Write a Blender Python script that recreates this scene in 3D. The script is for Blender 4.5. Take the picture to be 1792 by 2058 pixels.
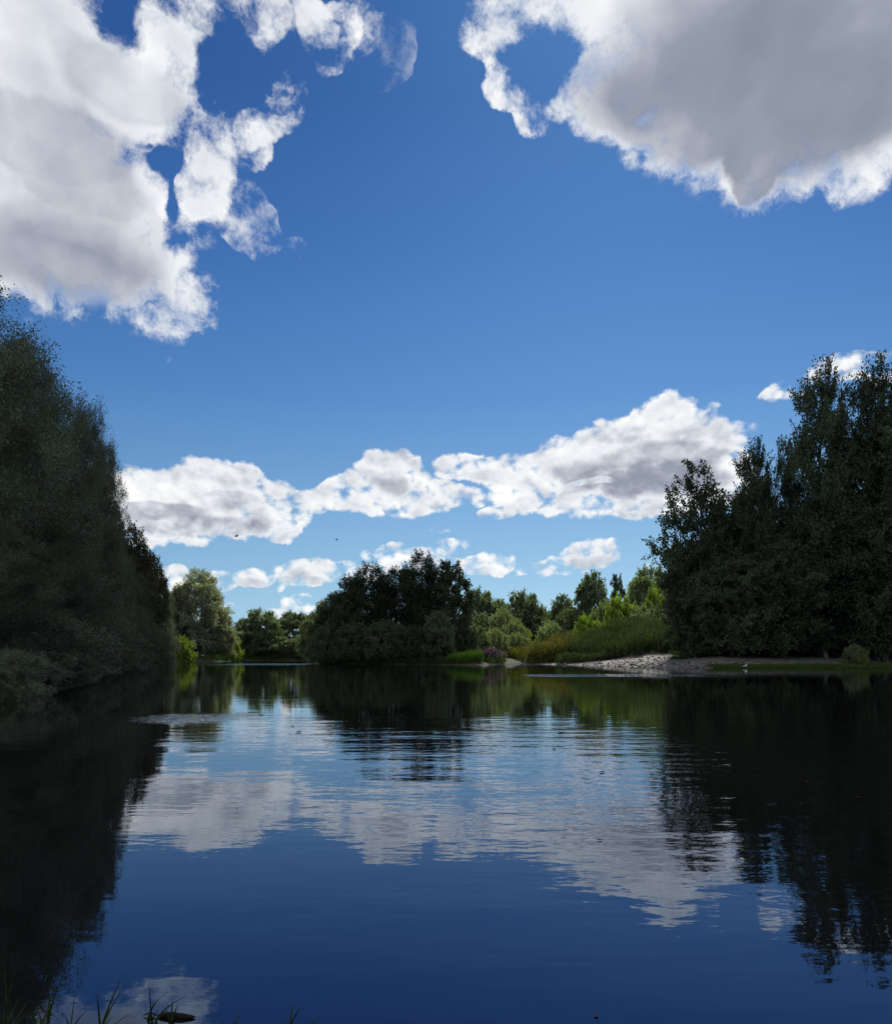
import bpy, math, os
import numpy as np

SC = bpy.context.scene
COL = SC.collection
for _o in list(bpy.data.objects):
    bpy.data.objects.remove(_o, do_unlink=True)

R = math.radians
CAM_H = 1.3
F = 1527.0            # focal length of the photograph in units of its 1792-wide view
CU, CV = 896.0, 1318.0  # principal column and horizon row in that view


# ------------------------------------------------------------------ camera
cam_d = bpy.data.cameras.new('camera')
cam = bpy.data.objects.new('camera', cam_d)
COL.objects.link(cam)
cam.location = (0, 0, CAM_H)
cam.rotation_euler = (R(90), 0, 0)
cam_d.sensor_fit = 'HORIZONTAL'
cam_d.sensor_width = 36.0
cam_d.lens = 36.0 * F / 1792.0
cam_d.shift_y = (CV - 1029.0) / 2058.0 * (2058.0 / 1792.0)
cam_d.clip_start = 0.05
cam_d.clip_end = 20000
SC.camera = cam

# ------------------------------------------------------------------ render / exposure
SC.render.engine = 'CYCLES'
SC.view_settings.view_transform = 'Standard'
SC.view_settings.look = 'None'
SC.view_settings.exposure = 0.0
SC.view_settings.gamma = 1.0
SC.view_settings.use_curve_mapping = False
SC.cycles.max_bounces = 6
SC.cycles.diffuse_bounces = 2
SC.cycles.glossy_bounces = 3
SC.cycles.transmission_bounces = 3
SC.cycles.use_adaptive_sampling = True
SC.cycles.adaptive_threshold = 0.012
SC.cycles.sample_clamp_indirect = 4.0
SC.cycles.use_denoising = True
SC.cycles.denoiser = 'OPENIMAGEDENOISE'
SC.cycles.denoising_prefilter = 'ACCURATE'

# ------------------------------------------------------------------ sun
SUN_AZ, SUN_EL = 14.0, 48.0      # degrees right of straight ahead, above the horizon
SUN_STRENGTH = 5.0
sun_d = bpy.data.lights.new('sun', 'SUN')
sun_d.energy = SUN_STRENGTH
sun_d.angle = R(0.55)
sun_d.color = (1.0, 0.95, 0.86)
sun = bpy.data.objects.new('sun', sun_d)
COL.objects.link(sun)
sun.rotation_euler = (R(90 - SUN_EL), 0, R(180 - SUN_AZ))
sun.location = (20, 60, 90)

# ------------------------------------------------------------------ world: sky texture + clouds
world = bpy.data.worlds.new('World')
SC.world = world
world.use_nodes = True
WT = world.node_tree
WT.nodes.clear()
SKY_STRENGTH = 0.1


class NB:
    """small helper that chains shader nodes"""
    def __init__(self, tree):
        self.t = tree

    def n(self, typ, **kw):
        nd = self.t.nodes.new(typ)
        for k, v in kw.items():
            setattr(nd, k, v)
        return nd

    def put(self, sock, v):
        if isinstance(v, bpy.types.NodeSocket):
            self.t.links.new(v, sock)
        elif v is not None:
            sock.default_value = v

    def m(self, op, a, b=None, c=None, clamp=False):
        nd = self.n('ShaderNodeMath', operation=op, use_clamp=clamp)
        self.put(nd.inputs[0], a)
        if b is not None:
            self.put(nd.inputs[1], b)
        if c is not None:
            self.put(nd.inputs[2], c)
        return nd.outputs[0]

    def vm(self, op, a, b=None, c=None, s=None):
        nd = self.n('ShaderNodeVectorMath', operation=op)
        self.put(nd.inputs[0], a)
        if b is not None:
            self.put(nd.inputs[1], b)
        if c is not None:
            self.put(nd.inputs[2], c)
        if s is not None:
            self.put(nd.inputs['Scale'], s)
        return nd.outputs['Value'] if op in ('LENGTH', 'DOT_PRODUCT', 'DISTANCE') else nd.outputs[0]

    def ss(self, v, a, b):
        nd = self.n('ShaderNodeMapRange', interpolation_type='SMOOTHSTEP')
        self.put(nd.inputs['Value'], v)
        nd.inputs['From Min'].default_value = a
        nd.inputs['From Max'].default_value = b
        return nd.outputs[0]

    def lin(self, v, a, b, c=0.0, d=1.0):
        nd = self.n('ShaderNodeMapRange')
        self.put(nd.inputs['Value'], v)
        for k, x in zip(('From Min', 'From Max', 'To Min', 'To Max'), (a, b, c, d)):
            nd.inputs[k].default_value = x
        return nd.outputs[0]

    def mix(self, f, a, b, blend='MIX'):
        nd = self.n('ShaderNodeMix', data_type='RGBA', blend_type=blend)
        self.put(nd.inputs[0], f)
        for s, v in ((nd.inputs[6], a), (nd.inputs[7], b)):
            if isinstance(v, tuple) and len(v) == 3:
                v = v + (1.0,)
            self.put(s, v)
        return nd.outputs[2]

    def noise(self, vec, scale, detail=6, rough=0.55, lac=2.0, color=False, dist=0.0):
        nd = self.n('ShaderNodeTexNoise')
        nd.noise_dimensions = '3D'
        if vec is not None:
            self.put(nd.inputs['Vector'], vec)
        nd.inputs['Scale'].default_value = scale
        nd.inputs['Detail'].default_value = detail
        nd.inputs['Roughness'].default_value = rough
        nd.inputs['Lacunarity'].default_value = lac
        nd.inputs['Distortion'].default_value = dist
        return nd.outputs['Color' if color else 'Fac']

    def ramp(self, v, stops, interp='LINEAR'):
        nd = self.n('ShaderNodeValToRGB')
        cr = nd.color_ramp
        cr.interpolation = interp
        while len(cr.elements) < len(stops):
            cr.elements.new(0.5)
        for e, (p, c) in zip(cr.elements, stops):
            e.position = p
            e.color = tuple(c) + (1.0,)
        self.put(nd.inputs[0], v)
        return nd.outputs[0]


def azel(u, v):
    px, pz = (u - CU) / F, (CV - v) / F
    return math.atan(px), math.atan2(pz, math.hypot(px, 1.0))


# cloud bodies: (u, v, half width, half height, tilt in degrees, weight) as seen in the photograph's view,
# turned into azimuth / elevation on the sky below
CLOUDS_HIGH = [
    # big cloud on the left
    (70, 110, 230, 240, 0, 1), (110, 340, 240, 240, 0, 1), (240, 190, 170, 150, 0, 1), (180, 490, 220, 150, 0, 1),
    (285, 550, 145, 100, -28, .66), (275, 480, 80, 120, 10, .9), (60, 250, 180, 160, 0, 1), (50, 455, 240, 160, 0, 1), (345, 605, 90, 48, -10, .45), (100, 500, 160, 80, 0, .7), (30, 0, 200, 160, 0, 1),
    (300, 130, 110, 110, 0, .9), (275, 450, 110, 130, 10, .8), (390, 600, 50, 34, 20, .36), (100, 560, 180, 55, -8, .45),
    # column and diagonal tower beside it
    (415, 310, 62, 135, -4, .75), (375, 205, 80, 70, 0, .75), (405, 385, 62, 62, 20, .7), (350, 250, 70, 45, 0, .5),
    (525, 245, 78, 45, 35, .62), (575, 190, 42, 70, -22, .65), (500, 290, 45, 55, 0, .3),
    # ragged pieces along the top
    (440, 30, 110, 62, -8, .66), (520, 10, 80, 60, 0, .66), (395, 85, 60, 45, 0, .45), (630, 30, 62, 45, -30, .55),
    (668, 68, 70, 60, 20, .36), (728, 22, 55, 90, -25, .2), (780, 105, 62, 58, 20, .15), (330, 20, 50, 60, 0, .28),
    (488, 442, 95, 60, -30, .20), (582, 525, 55, 40, 20, .18), (312, 720, 30, 14, 0, .22),
   
    # big grey cloud on the right
    (1520, 40, 330, 230, 0, 1), (1650, 140, 300, 230, 0, 1), (1760, 40, 300, 280, 0, 1), (1525, 300, 85, 85, 0, 1),
    (1420, 220, 190, 125, 0, 1), (1300, 235, 150, 85, -24, .95), (1235, 175, 110, 95, 0, .75), (1120, 20, 200, 85, 0, .8),
    (1020, 45, 130, 80, 0, .75), (1010, 120, 50, 60, 0, .5), (1015, 185, 55, 40, 0, .5), (1070, 225, 52, 50, 0, .55), (1125, 190, 60, 48, 20, .5),
    (1175, 120, 62, 62, 0, .5), (1650, 255, 95, 75, 0, .9), (1775, 190, 110, 90, 0, .9), (1522, 368, 50, 42, 0, .8),
    (1290, 290, 60, 45, -30, .6), (1350, 20, 200, 140, 0, 1), (1360, 150, 200, 130, 0, 1), (1600, 250, 150, 110, 0, 1),
]
HOLES_HIGH = [ (318, 322, 58, 50, 0, 1.0), (352, 425, 20, 70, 4, .9), (300, 300, 44, 24, 10, .8), (228, 36, 62, 48, -50, 1.1), (1085, 132, 66, 60, 20, 1.2), (445, 135, 55, 50, 30, .7)]
CLOUDS_LOW = [
    (430, 985, 120, 62, 0, 1), (325, 1000, 130, 62, 0, 1), (290, 1050, 190, 48, 0, .8), (450, 1040, 160, 46, 0, .9), (545, 1010, 90, 46, -10, .8),
    (405, 958, 75, 38, 0, .8), (610, 1010, 84, 28, 0, .7), (560, 1058, 55, 32, 0, .6), (480, 965, 60, 40, -10, .7),
    (790, 955, 88, 54, -8, .95), (700, 985, 84, 42, 12, .8), (790, 1005, 150, 34, 0, .75), (880, 990, 110, 30, -6, .65), (655, 1005, 60, 22, 0, .6),
    (1340, 862, 72, 75, 0, .95), (1400, 905, 105, 85, 0, 1), (1280, 900, 120, 74, 0, 1), (1180, 925, 135, 62, 8, 1), (1060, 945, 140, 40, 4, .85),
    (935, 938, 90, 30, 0, .75), (1320, 965, 210, 55, 0, 1), (1180, 1000, 200, 38, 0, .8), (1002, 1030, 46, 16, 10, .5), (1310, 1012, 190, 32, 0, .8),
    (1450, 930, 60, 55, -30, .8), (1100, 985, 130, 34, 0, .8),
    (512, 1162, 48, 20, 0, .62), (618, 1150, 78, 32, 0, .72), (548, 1178, 30, 12, 0, .4), (710, 1152, 80, 26, 0, .5), (795, 1112, 46, 26, 0, .6),
    (840, 1128, 90, 30, 0, .55), (905, 1100, 62, 16, 6, .34), (738, 1116, 20, 12, 25, .34), (880, 1072, 30, 8, 0, .3), (980, 1134, 72, 26, 4, .66),
    (1190, 1112, 62, 34, 0, .75), (1130, 1138, 105, 20, 6, .55), (345, 1168, 46, 34, 0, .6), (442, 1168, 34, 20, 0, .35), (452, 1225, 22, 14, 0, .35),
    (605, 1222, 42, 32, 0, .6), (570, 1240, 70, 20, 0, .45), (1270, 1135, 34, 9, 0, .25), (1085, 1210, 40, 9, 0, .25),
    (1702, 735, 70, 26, 0, .5), (1590, 782, 66, 22, 12, .5), (1790, 742, 50, 30, 0, .5), (1640, 755, 50, 30, 20, .4),
]
HOLES_LOW = [(1195, 968, 60, 8, 0, .35), (640, 945, 60, 26, 30, .5)]
GREYS = [  # thick, shaded bodies of cloud
    (1500, 110, 330, 190, 0, 1), (1650, 190, 250, 180, 0, 1), (1530, 320, 90, 110, 0, .75), (1790, 60, 240, 240, 0, .9), (1330, 180, 150, 100, 0, .7),
    (250, 170, 120, 60, -10, .45), (90, 280, 170, 60, 0, .35), (180, 370, 120, 50, 0, .25), (180, 590, 280, 110, -14, .8), (300, 650, 150, 80, 0, .8), (60, 560, 160, 70, 0, .7),
    (1290, 962, 190, 46, 0, .8), (1180, 965, 150, 30, 0, .45), (1330, 930, 120, 40, 0, .45), (790, 985, 70, 24, 0, .55), (400, 1058, 210, 24, 0, .75), (300, 1025, 110, 16, 0, .5), (470, 1010, 60, 22, 0, .3),
    (515, 1172, 50, 10, 0, .5), (610, 1168, 70, 10, 0, .6), (1190, 1130, 60, 12, 0, .5), (980, 1148, 60, 8, 0, .4), (1010, 960, 100, 16, 0, .35),
]


def build_world():
    g = NB(WT)
    tc = g.n('ShaderNodeTexCoord')
    d = tc.outputs['Generated']
    sky = g.n('ShaderNodeTexSky', sky_type='NISHITA')
    sky.sun_disc = False
    sky.sun_elevation = R(SUN_EL)
    sky.sun_rotation = R(SUN_AZ)
    sky.altitude = 100
    sky.air_density = 1.0
    sky.dust_density = 0.35
    sky.ozone_density = 2.2

    sep0 = g.n('ShaderNodeSeparateXYZ')
    g.put(sep0.inputs[0], d)
    el0 = g.m('ARCSINE', sep0.outputs[2])
    az0 = g.m('ARCTAN2', sep0.outputs[0], sep0.outputs[1])
    # the photograph's deep, polarised blue overhead, paler to the horizon
    tint = g.ramp(g.lin(el0, 0.0, 1.0), SKY_TINT)
    lift = g.n('ShaderNodeCombineXYZ')
    g.put(lift.inputs[0], sep0.outputs[0])
    g.put(lift.inputs[1], sep0.outputs[1])
    g.put(lift.inputs[2], g.m('ADD', g.m('MULTIPLY', g.m('MAXIMUM', sep0.outputs[2], 0.0), 0.85), 0.15))
    g.put(sky.inputs['Vector'], g.vm('NORMALIZE', lift.outputs[0]))
    skyc = g.mix(1.0, sky.outputs[0], tint, 'MULTIPLY')
    # below the horizon: dim ground colour
    skyc = g.mix(g.ss(sep0.outputs[2], -0.02, -0.06), skyc, (0.25, 0.28, 0.2))

    s_az, s_el = R(SUN_AZ + 2), R(SUN_EL - 4)
    S = (math.sin(s_az) * math.cos(s_el), math.cos(s_az) * math.cos(s_el), math.sin(s_el))

    def towards(vec, amt):      # a step across the sky towards the sun
        t = g.vm('NORMALIZE', g.vm('SUBTRACT', S, vec))
        return g.vm('ADD', vec, g.vm('SCALE', t, s=amt))

    def warp(amp, scale, det, rough):
        w = g.vm('SUBTRACT', g.noise(d, scale, det, rough, color=True), (0.5, 0.5, 0.5))
        p = g.vm('NORMALIZE', g.vm('ADD', d, g.vm('SCALE', w, s=amp)))
        s = g.n('ShaderNodeSeparateXYZ')
        g.put(s.inputs[0], p)
        c = g.n('ShaderNodeCombineXYZ')
        g.put(c.inputs[0], g.m('ARCTAN2', s.outputs[0], s.outputs[1]))
        g.put(c.inputs[1], g.m('ARCSINE', s.outputs[2]))
        return p, c.outputs[0]

    def blobs(vec, lst, slope, grow, smooth):
        acc = None
        for (u, v, ru, rv, rot, wt) in lst:
            a, e = azel(u, v)
            k = (math.cos(e) ** 1.6) / F
            mp = g.n('ShaderNodeMapping', vector_type='TEXTURE')
            g.put(mp.inputs['Vector'], vec)
            mp.inputs['Location'].default_value = (a, e, 0)
            mp.inputs['Rotation'].default_value = (0, 0, R(rot))
            mp.inputs['Scale'].default_value = (ru * k * grow / math.cos(e), rv * k * grow, 1)
            gr = g.n('ShaderNodeTexGradient', gradient_type='SPHERICAL')
            g.put(gr.inputs[0], mp.outputs[0])
            val = g.m('MINIMUM', g.m('MULTIPLY', gr.outputs['Fac'], slope), wt if wt < 1 else 1.45)
            acc = val if acc is None else (g.m('SMOOTH_MAX', acc, val, smooth) if smooth else g.m('MAXIMUM', acc, val))
        return acc

    def background(c):
        bg = g.n('ShaderNodeBackground')
        bg.inputs['Strength'].default_value = SKY_STRENGTH
        g.put(bg.inputs['Color'], c)
        return bg.outputs[0]

    def bright(c):
        return g.vm('SCALE', c, s=1.0 / SKY_STRENGTH)

    def high(pick, gk, base):
        p, vec = warp(0.045, 9.0, 6, .62)
        bl = [c for c in CLOUDS_HIGH if pick(c[0])]
        ho = [c for c in HOLES_HIGH if pick(c[0])]
        gy = [c for c in GREYS if pick(c[0]) and c[1] < 750]
        m = blobs(vec, bl, 2.2, 1.18, 0.10)
        m = g.m('MULTIPLY', g.m('SUBTRACT', m, 0.07), 1.07)
        m = g.m('SUBTRACT', m, g.m('MULTIPLY', blobs(vec, ho, 0.85, 1.55, 0), 1.15))
        n1 = g.noise(p, 15.0, 9, .66)
        n2 = g.noise(towards(p, 0.035), 8.0, 4, .5)
        n3 = g.noise(p, 8.0, 4, .5)
        n4 = g.noise(p, 5.0, 3, .5)
        dens = g.m('ADD', m, g.m('MAXIMUM', g.m('MULTIPLY', g.m('SUBTRACT', n1, 0.5), 4.2), -0.58))
        al = g.m('MULTIPLY', g.ss(dens, 0.08, 0.98), g.ss(m, 0.015, 0.20))
        grey = blobs(vec, gy, 1.6, 1.25, .2)
        thick = g.ss(g.m('ADD', m, g.m('MULTIPLY', g.m('SUBTRACT', n3, 0.5), 1.6)), 0.35, 1.0)
        thick = g.m('MULTIPLY', thick, g.ss(dens, 0.2, 0.8))
        grey = g.m('ADD', grey, g.m('MULTIPLY', g.m('SUBTRACT', n4, 0.5), 1.1), clamp=True)
        b = g.m('SUBTRACT', 1.04, g.m('MULTIPLY', thick, g.m('ADD', base, g.m('MULTIPLY', grey, gk))))
        b = g.m('ADD', b, g.m('MULTIPLY', g.m('SUBTRACT', n3, n2), 0.9))
        c = g.ramp(g.lin(b, 0.0, 1.3), CLOUD_RAMP)
        return background(g.mix(al, skyc, bright(c)))

    def low():
        p, vec = warp(0.016, 26.0, 5, .6)
        gy = [c for c in GREYS if c[1] > 750]
        m = g.m('SUBTRACT', blobs(vec, CLOUDS_LOW, 2.2, 1.16, 0.06), blobs(vec, HOLES_LOW, 1.5, 1.0, 0))
        grey = blobs(vec, gy, 1.8, 1.2, .1)

        def detail(q, det):
            sq = g.vm('MULTIPLY', q, (1.0, 1.0, 1.3))
            a = g.noise(sq, 34.0, det, .58)
            vo = g.n('ShaderNodeTexVoronoi', feature='F1')
            g.put(vo.inputs['Vector'], sq)
            vo.inputs['Scale'].default_value = 46.0
            vo.inputs['Detail'].default_value = 1.0
            vo.inputs['Roughness'].default_value = 0.45
            return g.m('ADD', g.m('MULTIPLY', a, 0.9), g.m('MULTIPLY', g.m('SUBTRACT', 0.5, vo.outputs['Distance']), 0.34))
        n1 = detail(p, 7)
        n2 = detail(towards(p, 0.0070), 3)
        q = g.vm('MULTIPLY', p, (1.0, 1.0, 1.6))
        c1 = g.noise(q, 15.0, 3, .5)
        c2 = g.noise(g.vm('ADD', q, (0.0, 0.0, 0.030)), 15.0, 3, .5)
        dens = g.m('ADD', m, g.m('MULTIPLY', g.m('SUBTRACT', n1, 0.45), 1.7))
        al = g.m('MULTIPLY', g.ss(dens, 0.18, 0.66), g.ss(m, 0.05, 0.22))
        grey = g.m('ADD', grey, g.m('MULTIPLY', g.m('SUBTRACT', c1, 0.5), 0.9), clamp=True)
        thick = g.ss(dens, 0.40, 1.20)
        b = g.m('SUBTRACT', 1.0, g.m('MULTIPLY', thick, g.m('ADD', 0.06, g.m('MULTIPLY', grey, 0.62))))
        b = g.m('ADD', b, g.m('MULTIPLY', g.m('SUBTRACT', n1, n2), 0.55))
        b = g.m('ADD', b, g.m('MULTIPLY', g.m('SUBTRACT', c1, c2), 1.1))
        c = g.ramp(g.lin(b, 0.0, 1.3), CLOUD_RAMP)
        return background(g.mix(al, skyc, bright(c)))

    def beyond():
        # outside the photographed part of the sky the same kind of broken cloud goes on
        n = g.noise(d, 2.6, 6, .55)
        al = g.m('MULTIPLY', g.ss(n, 0.43, 0.53), g.ss(el0, 0.06, 0.22))
        c = g.ramp(g.lin(n, 0.50, 0.72), [(0, (.9, .92, .95)), (1, (.36, .38, .44))])
        return background(g.mix(al, skyc, bright(c)))

    def mixsh(f, a, b):
        nd = g.n('ShaderNodeMixShader')
        g.put(nd.inputs[0], f)
        WT.links.new(a, nd.inputs[1])
        WT.links.new(b, nd.inputs[2])
        return nd.outputs[0]

    left, right = high(lambda u: u < 840, .46, .10), high(lambda u: u >= 840, .66, .14)
    f_lr = g.lin(az0, azel(866, 600)[0], azel(872, 600)[0])
    edge = g.m('SUBTRACT', el0, g.lin(az0, R(-6), R(4), R(17.5), R(20.6)))
    f_lowhigh = g.ss(edge, 0.0, R(.3))
    f_out = g.m('MAXIMUM', g.ss(g.m('ABSOLUTE', az0), 0.66, 0.80), g.ss(el0, 0.80, 0.95))
    # the low band on the left reaches up less far, so its border can stay level everywhere
    sh = mixsh(f_lowhigh, low(), mixsh(f_lr, left, right))
    sh = mixsh(f_out, sh, beyond())
    out = g.n('ShaderNodeOutputWorld')
    WT.links.new(sh, out.inputs['Surface'])


SKY_TINT = [(0.0, (1.0, 1.05, .97)), (.077, (.9, 1.04, .96)), (.175, (.67, .90, .94)), (.326, (.37, .65, .88)),
            (.49, (.22, .47, .78)), (.632, (.15, .36, .66)), (1.0, (.12, .32, .62))]
CLOUD_RAMP = [(0.0, (.23, .26, .33)), (0.32, (.31, .34, .42)), (0.55, (.56, .59, .66)), (0.72, (.82, .85, .89)), (0.9, (1.02, 1.02, 1.01))]
build_world()
world.cycles.sampling_method = 'MANUAL'
world.cycles.sample_map_resolution = 512


# ------------------------------------------------------------------ helpers
def wx(u, y):
    """world x of a view column u at distance y"""
    return (u - CU) / F * y


def wz(v, y):
    return CAM_H + (CV - v) / F * y


def tag(o, label=None, cat=None, group=None, kind=None):
    for k, v in (('label', label), ('category', cat), ('group', group), ('kind', kind)):
        if v:
            o[k] = v
    return o


def mesh_from(name, co, faces, mat, nper=None, attr=None, smooth=False):
    """co (n,3); faces (m,k) array of equal-sided faces"""
    me = bpy.data.meshes.new(name)
    co = np.asarray(co, dtype=np.float32)
    faces = np.asarray(faces, dtype=np.int32)
    m, k = faces.shape
    me.vertices.add(len(co))
    me.vertices.foreach_set('co', co.ravel())
    me.loops.add(m * k)
    me.loops.foreach_set('vertex_index', faces.ravel())
    me.polygons.add(m)
    me.polygons.foreach_set('loop_start', np.arange(0, m * k, k, dtype=np.int32))
    if smooth:
        me.polygons.foreach_set('use_smooth', np.ones(m, dtype=bool))
    if attr is not None:
        a = me.attributes.new('tone', 'FLOAT', 'FACE')
        a.data.foreach_set('value', np.asarray(attr, dtype=np.float32))
    me.update(calc_edges=True)
    if mat:
        me.materials.append(mat)
    return me


def obj(name, me, parent=None, loc=None):
    o = bpy.data.objects.new(name, me)
    COL.objects.link(o)
    if parent is not None:
        o.parent = parent
    if loc is not None:
        o.location = loc
    return o


def empty(name, loc, rz=0.0, sc=(1, 1, 1)):
    o = bpy.data.objects.new(name, None)
    o.empty_display_size = 0.5
    COL.objects.link(o)
    o.location = loc
    o.rotation_euler = (0, 0, rz)
    o.scale = sc
    return o


def new_mat(name):
    m = bpy.data.materials.new(name)
    m.use_nodes = True
    m.node_tree.nodes.clear()
    return m, NB(m.node_tree)


def leaf_mat(name, dark, light, trans=0.35, gloss=0.35, var=0.25):
    """leaves: colour wanders from leaf to leaf and clump to clump; light comes through them"""
    m, g = new_mat(name)
    at = g.n('ShaderNodeAttribute', attribute_name='tone')
    oi = g.n('ShaderNodeObjectInfo')
    geo = g.n('ShaderNodeNewGeometry')
    n = g.noise(geo.outputs['Position'], 0.45, 3, .6)
    f = g.m('ADD', g.m('MULTIPLY', at.outputs['Fac'], 0.75), g.m('MULTIPLY', g.m('SUBTRACT', n, 0.45), 0.9), clamp=True)
    c = g.mix(f, dark, light)
    hs = g.n('ShaderNodeHueSaturation')
    g.put(hs.inputs['Color'], c)
    g.put(hs.inputs['Hue'], g.m('ADD', 0.5 - 0.012, g.m('MULTIPLY', oi.outputs['Random'], 0.024)))
    g.put(hs.inputs['Value'], g.m('ADD', 1 - var / 2, g.m('MULTIPLY', oi.outputs['Random'], var)))
    p = g.n('ShaderNodeBsdfPrincipled')
    g.put(p.inputs['Base Color'], hs.outputs[0])
    p.inputs['Roughness'].default_value = 0.55
    p.inputs['Specular IOR Level'].default_value = gloss
    t = g.n('ShaderNodeBsdfTranslucent')
    g.put(t.inputs['Color'], g.mix(1.0, hs.outputs[0], (1.25, 1.5, 0.55), 'MULTIPLY'))
    mx = g.n('ShaderNodeMixShader')
    mx.inputs[0].default_value = trans
    g.t.links.new(p.outputs[0], mx.inputs[1])
    g.t.links.new(t.outputs[0], mx.inputs[2])
    out = g.n('ShaderNodeOutputMaterial')
    g.t.links.new(mx.outputs[0], out.inputs['Surface'])
    return m


def simple_mat(name, c1, c2, scale=4.0, rough=0.85, bump=0.3, spec=0.2):
    m, g = new_mat(name)
    tc = g.n('ShaderNodeTexCoord')
    n = g.noise(tc.outputs['Object'], scale, 8, .62)
    p = g.n('ShaderNodeBsdfPrincipled')
    g.put(p.inputs['Base Color'], g.mix(g.ss(n, .35, .65), c1, c2))
    p.inputs['Roughness'].default_value = rough
    p.inputs['Specular IOR Level'].default_value = spec
    bp = g.n('ShaderNodeBump')
    bp.inputs['Strength'].default_value = bump
    g.put(bp.inputs['Height'], n)
    g.t.links.new(bp.outputs[0], p.inputs['Normal'])
    out = g.n('ShaderNodeOutputMaterial')
    g.t.links.new(p.outputs[0], out.inputs['Surface'])
    return m


MAT = {
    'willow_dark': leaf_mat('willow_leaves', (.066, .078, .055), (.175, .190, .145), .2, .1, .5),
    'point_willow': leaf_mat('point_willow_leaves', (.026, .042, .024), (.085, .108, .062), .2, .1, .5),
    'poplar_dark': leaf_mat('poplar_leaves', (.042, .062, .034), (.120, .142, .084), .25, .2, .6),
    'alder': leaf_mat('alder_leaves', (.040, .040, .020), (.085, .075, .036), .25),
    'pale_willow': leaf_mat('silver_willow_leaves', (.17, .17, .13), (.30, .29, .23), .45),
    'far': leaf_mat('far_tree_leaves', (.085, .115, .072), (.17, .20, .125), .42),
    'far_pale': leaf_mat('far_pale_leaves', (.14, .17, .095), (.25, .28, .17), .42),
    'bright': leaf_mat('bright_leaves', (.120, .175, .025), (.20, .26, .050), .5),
    'weed': leaf_mat('weed_leaves', (.032, .052, .024), (.078, .104, .042), .3),
    'reed': leaf_mat('golden_reed', (.085, .100, .020), (.17, .155, .035), .4),
    'russet': leaf_mat('russet_seed_heads', (.10, .070, .036), (.15, .10, .055), .3),
    'grass': leaf_mat('grass_blades', (.040, .085, .010), (.090, .150, .022), .35),
    'dark_grass': leaf_mat('dark_grass', (.020, .035, .012), (.045, .070, .022), .3),
    'purple': leaf_mat('purple_flowers', (.060, .022, .070), (.14, .055, .16), .25),
    'bark': simple_mat('bark', (.050, .042, .034), (.12, .105, .085), 6, .9, .6),
    'pale_bark': simple_mat('pale_bark', (.16, .14, .115), (.30, .27, .23), 5, .9, .5),
    'water_grass': leaf_mat('water_grass', (.016, .030, .007), (.042, .066, .015), .12, .2),
    'dead_leaf': simple_mat('dead_leaf', (.09, .035, .018), (.17, .08, .03), 20, .9, .2, .05),
    'bird': simple_mat('bird_feathers', (.02, .02, .022), (.06, .06, .06), 9, .8, .1),
    'white_bird': simple_mat('white_feathers', (.45, .45, .45), (.70, .69, .66), 9, .8, .1),
    'post': simple_mat('weathered_post', (.30, .30, .28), (.50, .50, .47), 9, .85, .3),
    'wood': simple_mat('wet_driftwood', (.010, .009, .006), (.025, .02, .014), 12, .8, .6, .2),
}

# ------------------------------------------------------------------ ground: one sheet, the river cut out of it by its height
# shore line of the river (x, y) in metres, camera at the origin looking along +y
SHORE = [(-9, 2.0), (-3.5, 2.15), (0, 2.3), (4, 2.1), (12, 1.0), (40, -8), (110, -20), (130, 20), (120, 60), (90, 74), (60, 77.5), (46, 78.5), (34, 79),
         (27, 79.5), (23.2, 81), (22, 86), (21, 92), (19.5, 98), (17.5, 106), (15, 112), (12.5, 117), (13.0, 124), (17, 132), (14, 136), (10.5, 126),
         (8.5, 116), (7.0, 109), (4.8, 104.5), (3.0, 104), (0.5, 108), (-2.5, 112), (-9, 115), (-16, 118), (-20.5, 123), (-24, 140), (-28, 165),
         (-29, 195), (-36, 205), (-48, 207), (-60, 200), (-56, 184), (-50, 177), (-52, 171), (-60, 166), (-61, 150), (-52, 128), (-43.5, 104), (-36, 86),
         (-29.5, 68), (-24, 54), (-18.5, 40), (-15, 30), (-15.5, 20), (-16.0, 12), (-14, 6)]


def signed_dist(px, py):
    """distance to the shore line, negative over water"""
    P = np.array(SHORE, float)
    Q = np.roll(P, -1, axis=0)
    best = np.full(px.shape, 1e9)
    inside = np.zeros(px.shape, bool)
    for (ax, ay), (bx, by) in zip(P, Q):
        dx, dy = bx - ax, by - ay
        t = np.clip(((px - ax) * dx + (py - ay) * dy) / (dx * dx + dy * dy), 0, 1)
        best = np.minimum(best, np.hypot(px - ax - t * dx, py - ay - t * dy))
        c = (ay > py) != (by > py)
        if dy != 0:
            inside ^= c & (px < ax + (py - ay) / dy * dx)
    return np.where(inside, -best, best)


def vnoise(x, y, s, seed=0):
    """cheap smooth value noise"""
    x, y = x / s + seed * 17.3, y / s + seed * 9.1
    xi, yi = np.floor(x), np.floor(y)
    fx, fy = x - xi, y - yi
    fx, fy = fx * fx * (3 - 2 * fx), fy * fy * (3 - 2 * fy)

    def h(a, b):
        v = np.sin(a * 127.1 + b * 311.7 + seed) * 43758.5453
        return v - np.floor(v)
    return (h(xi, yi) * (1 - fx) + h(xi + 1, yi) * fx) * (1 - fy) + (h(xi, yi + 1) * (1 - fx) + h(xi + 1, yi + 1) * fx) * fy


def is_bar(x, y):
    """mask of the gravel bar, 0..1"""
    a = np.clip((x - 9.0) / 2.0, 0, 1) * np.clip((y - 74) / 1.0, 0, 1) * np.clip((131 - y) / 3.0, 0, 1)
    return a


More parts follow.
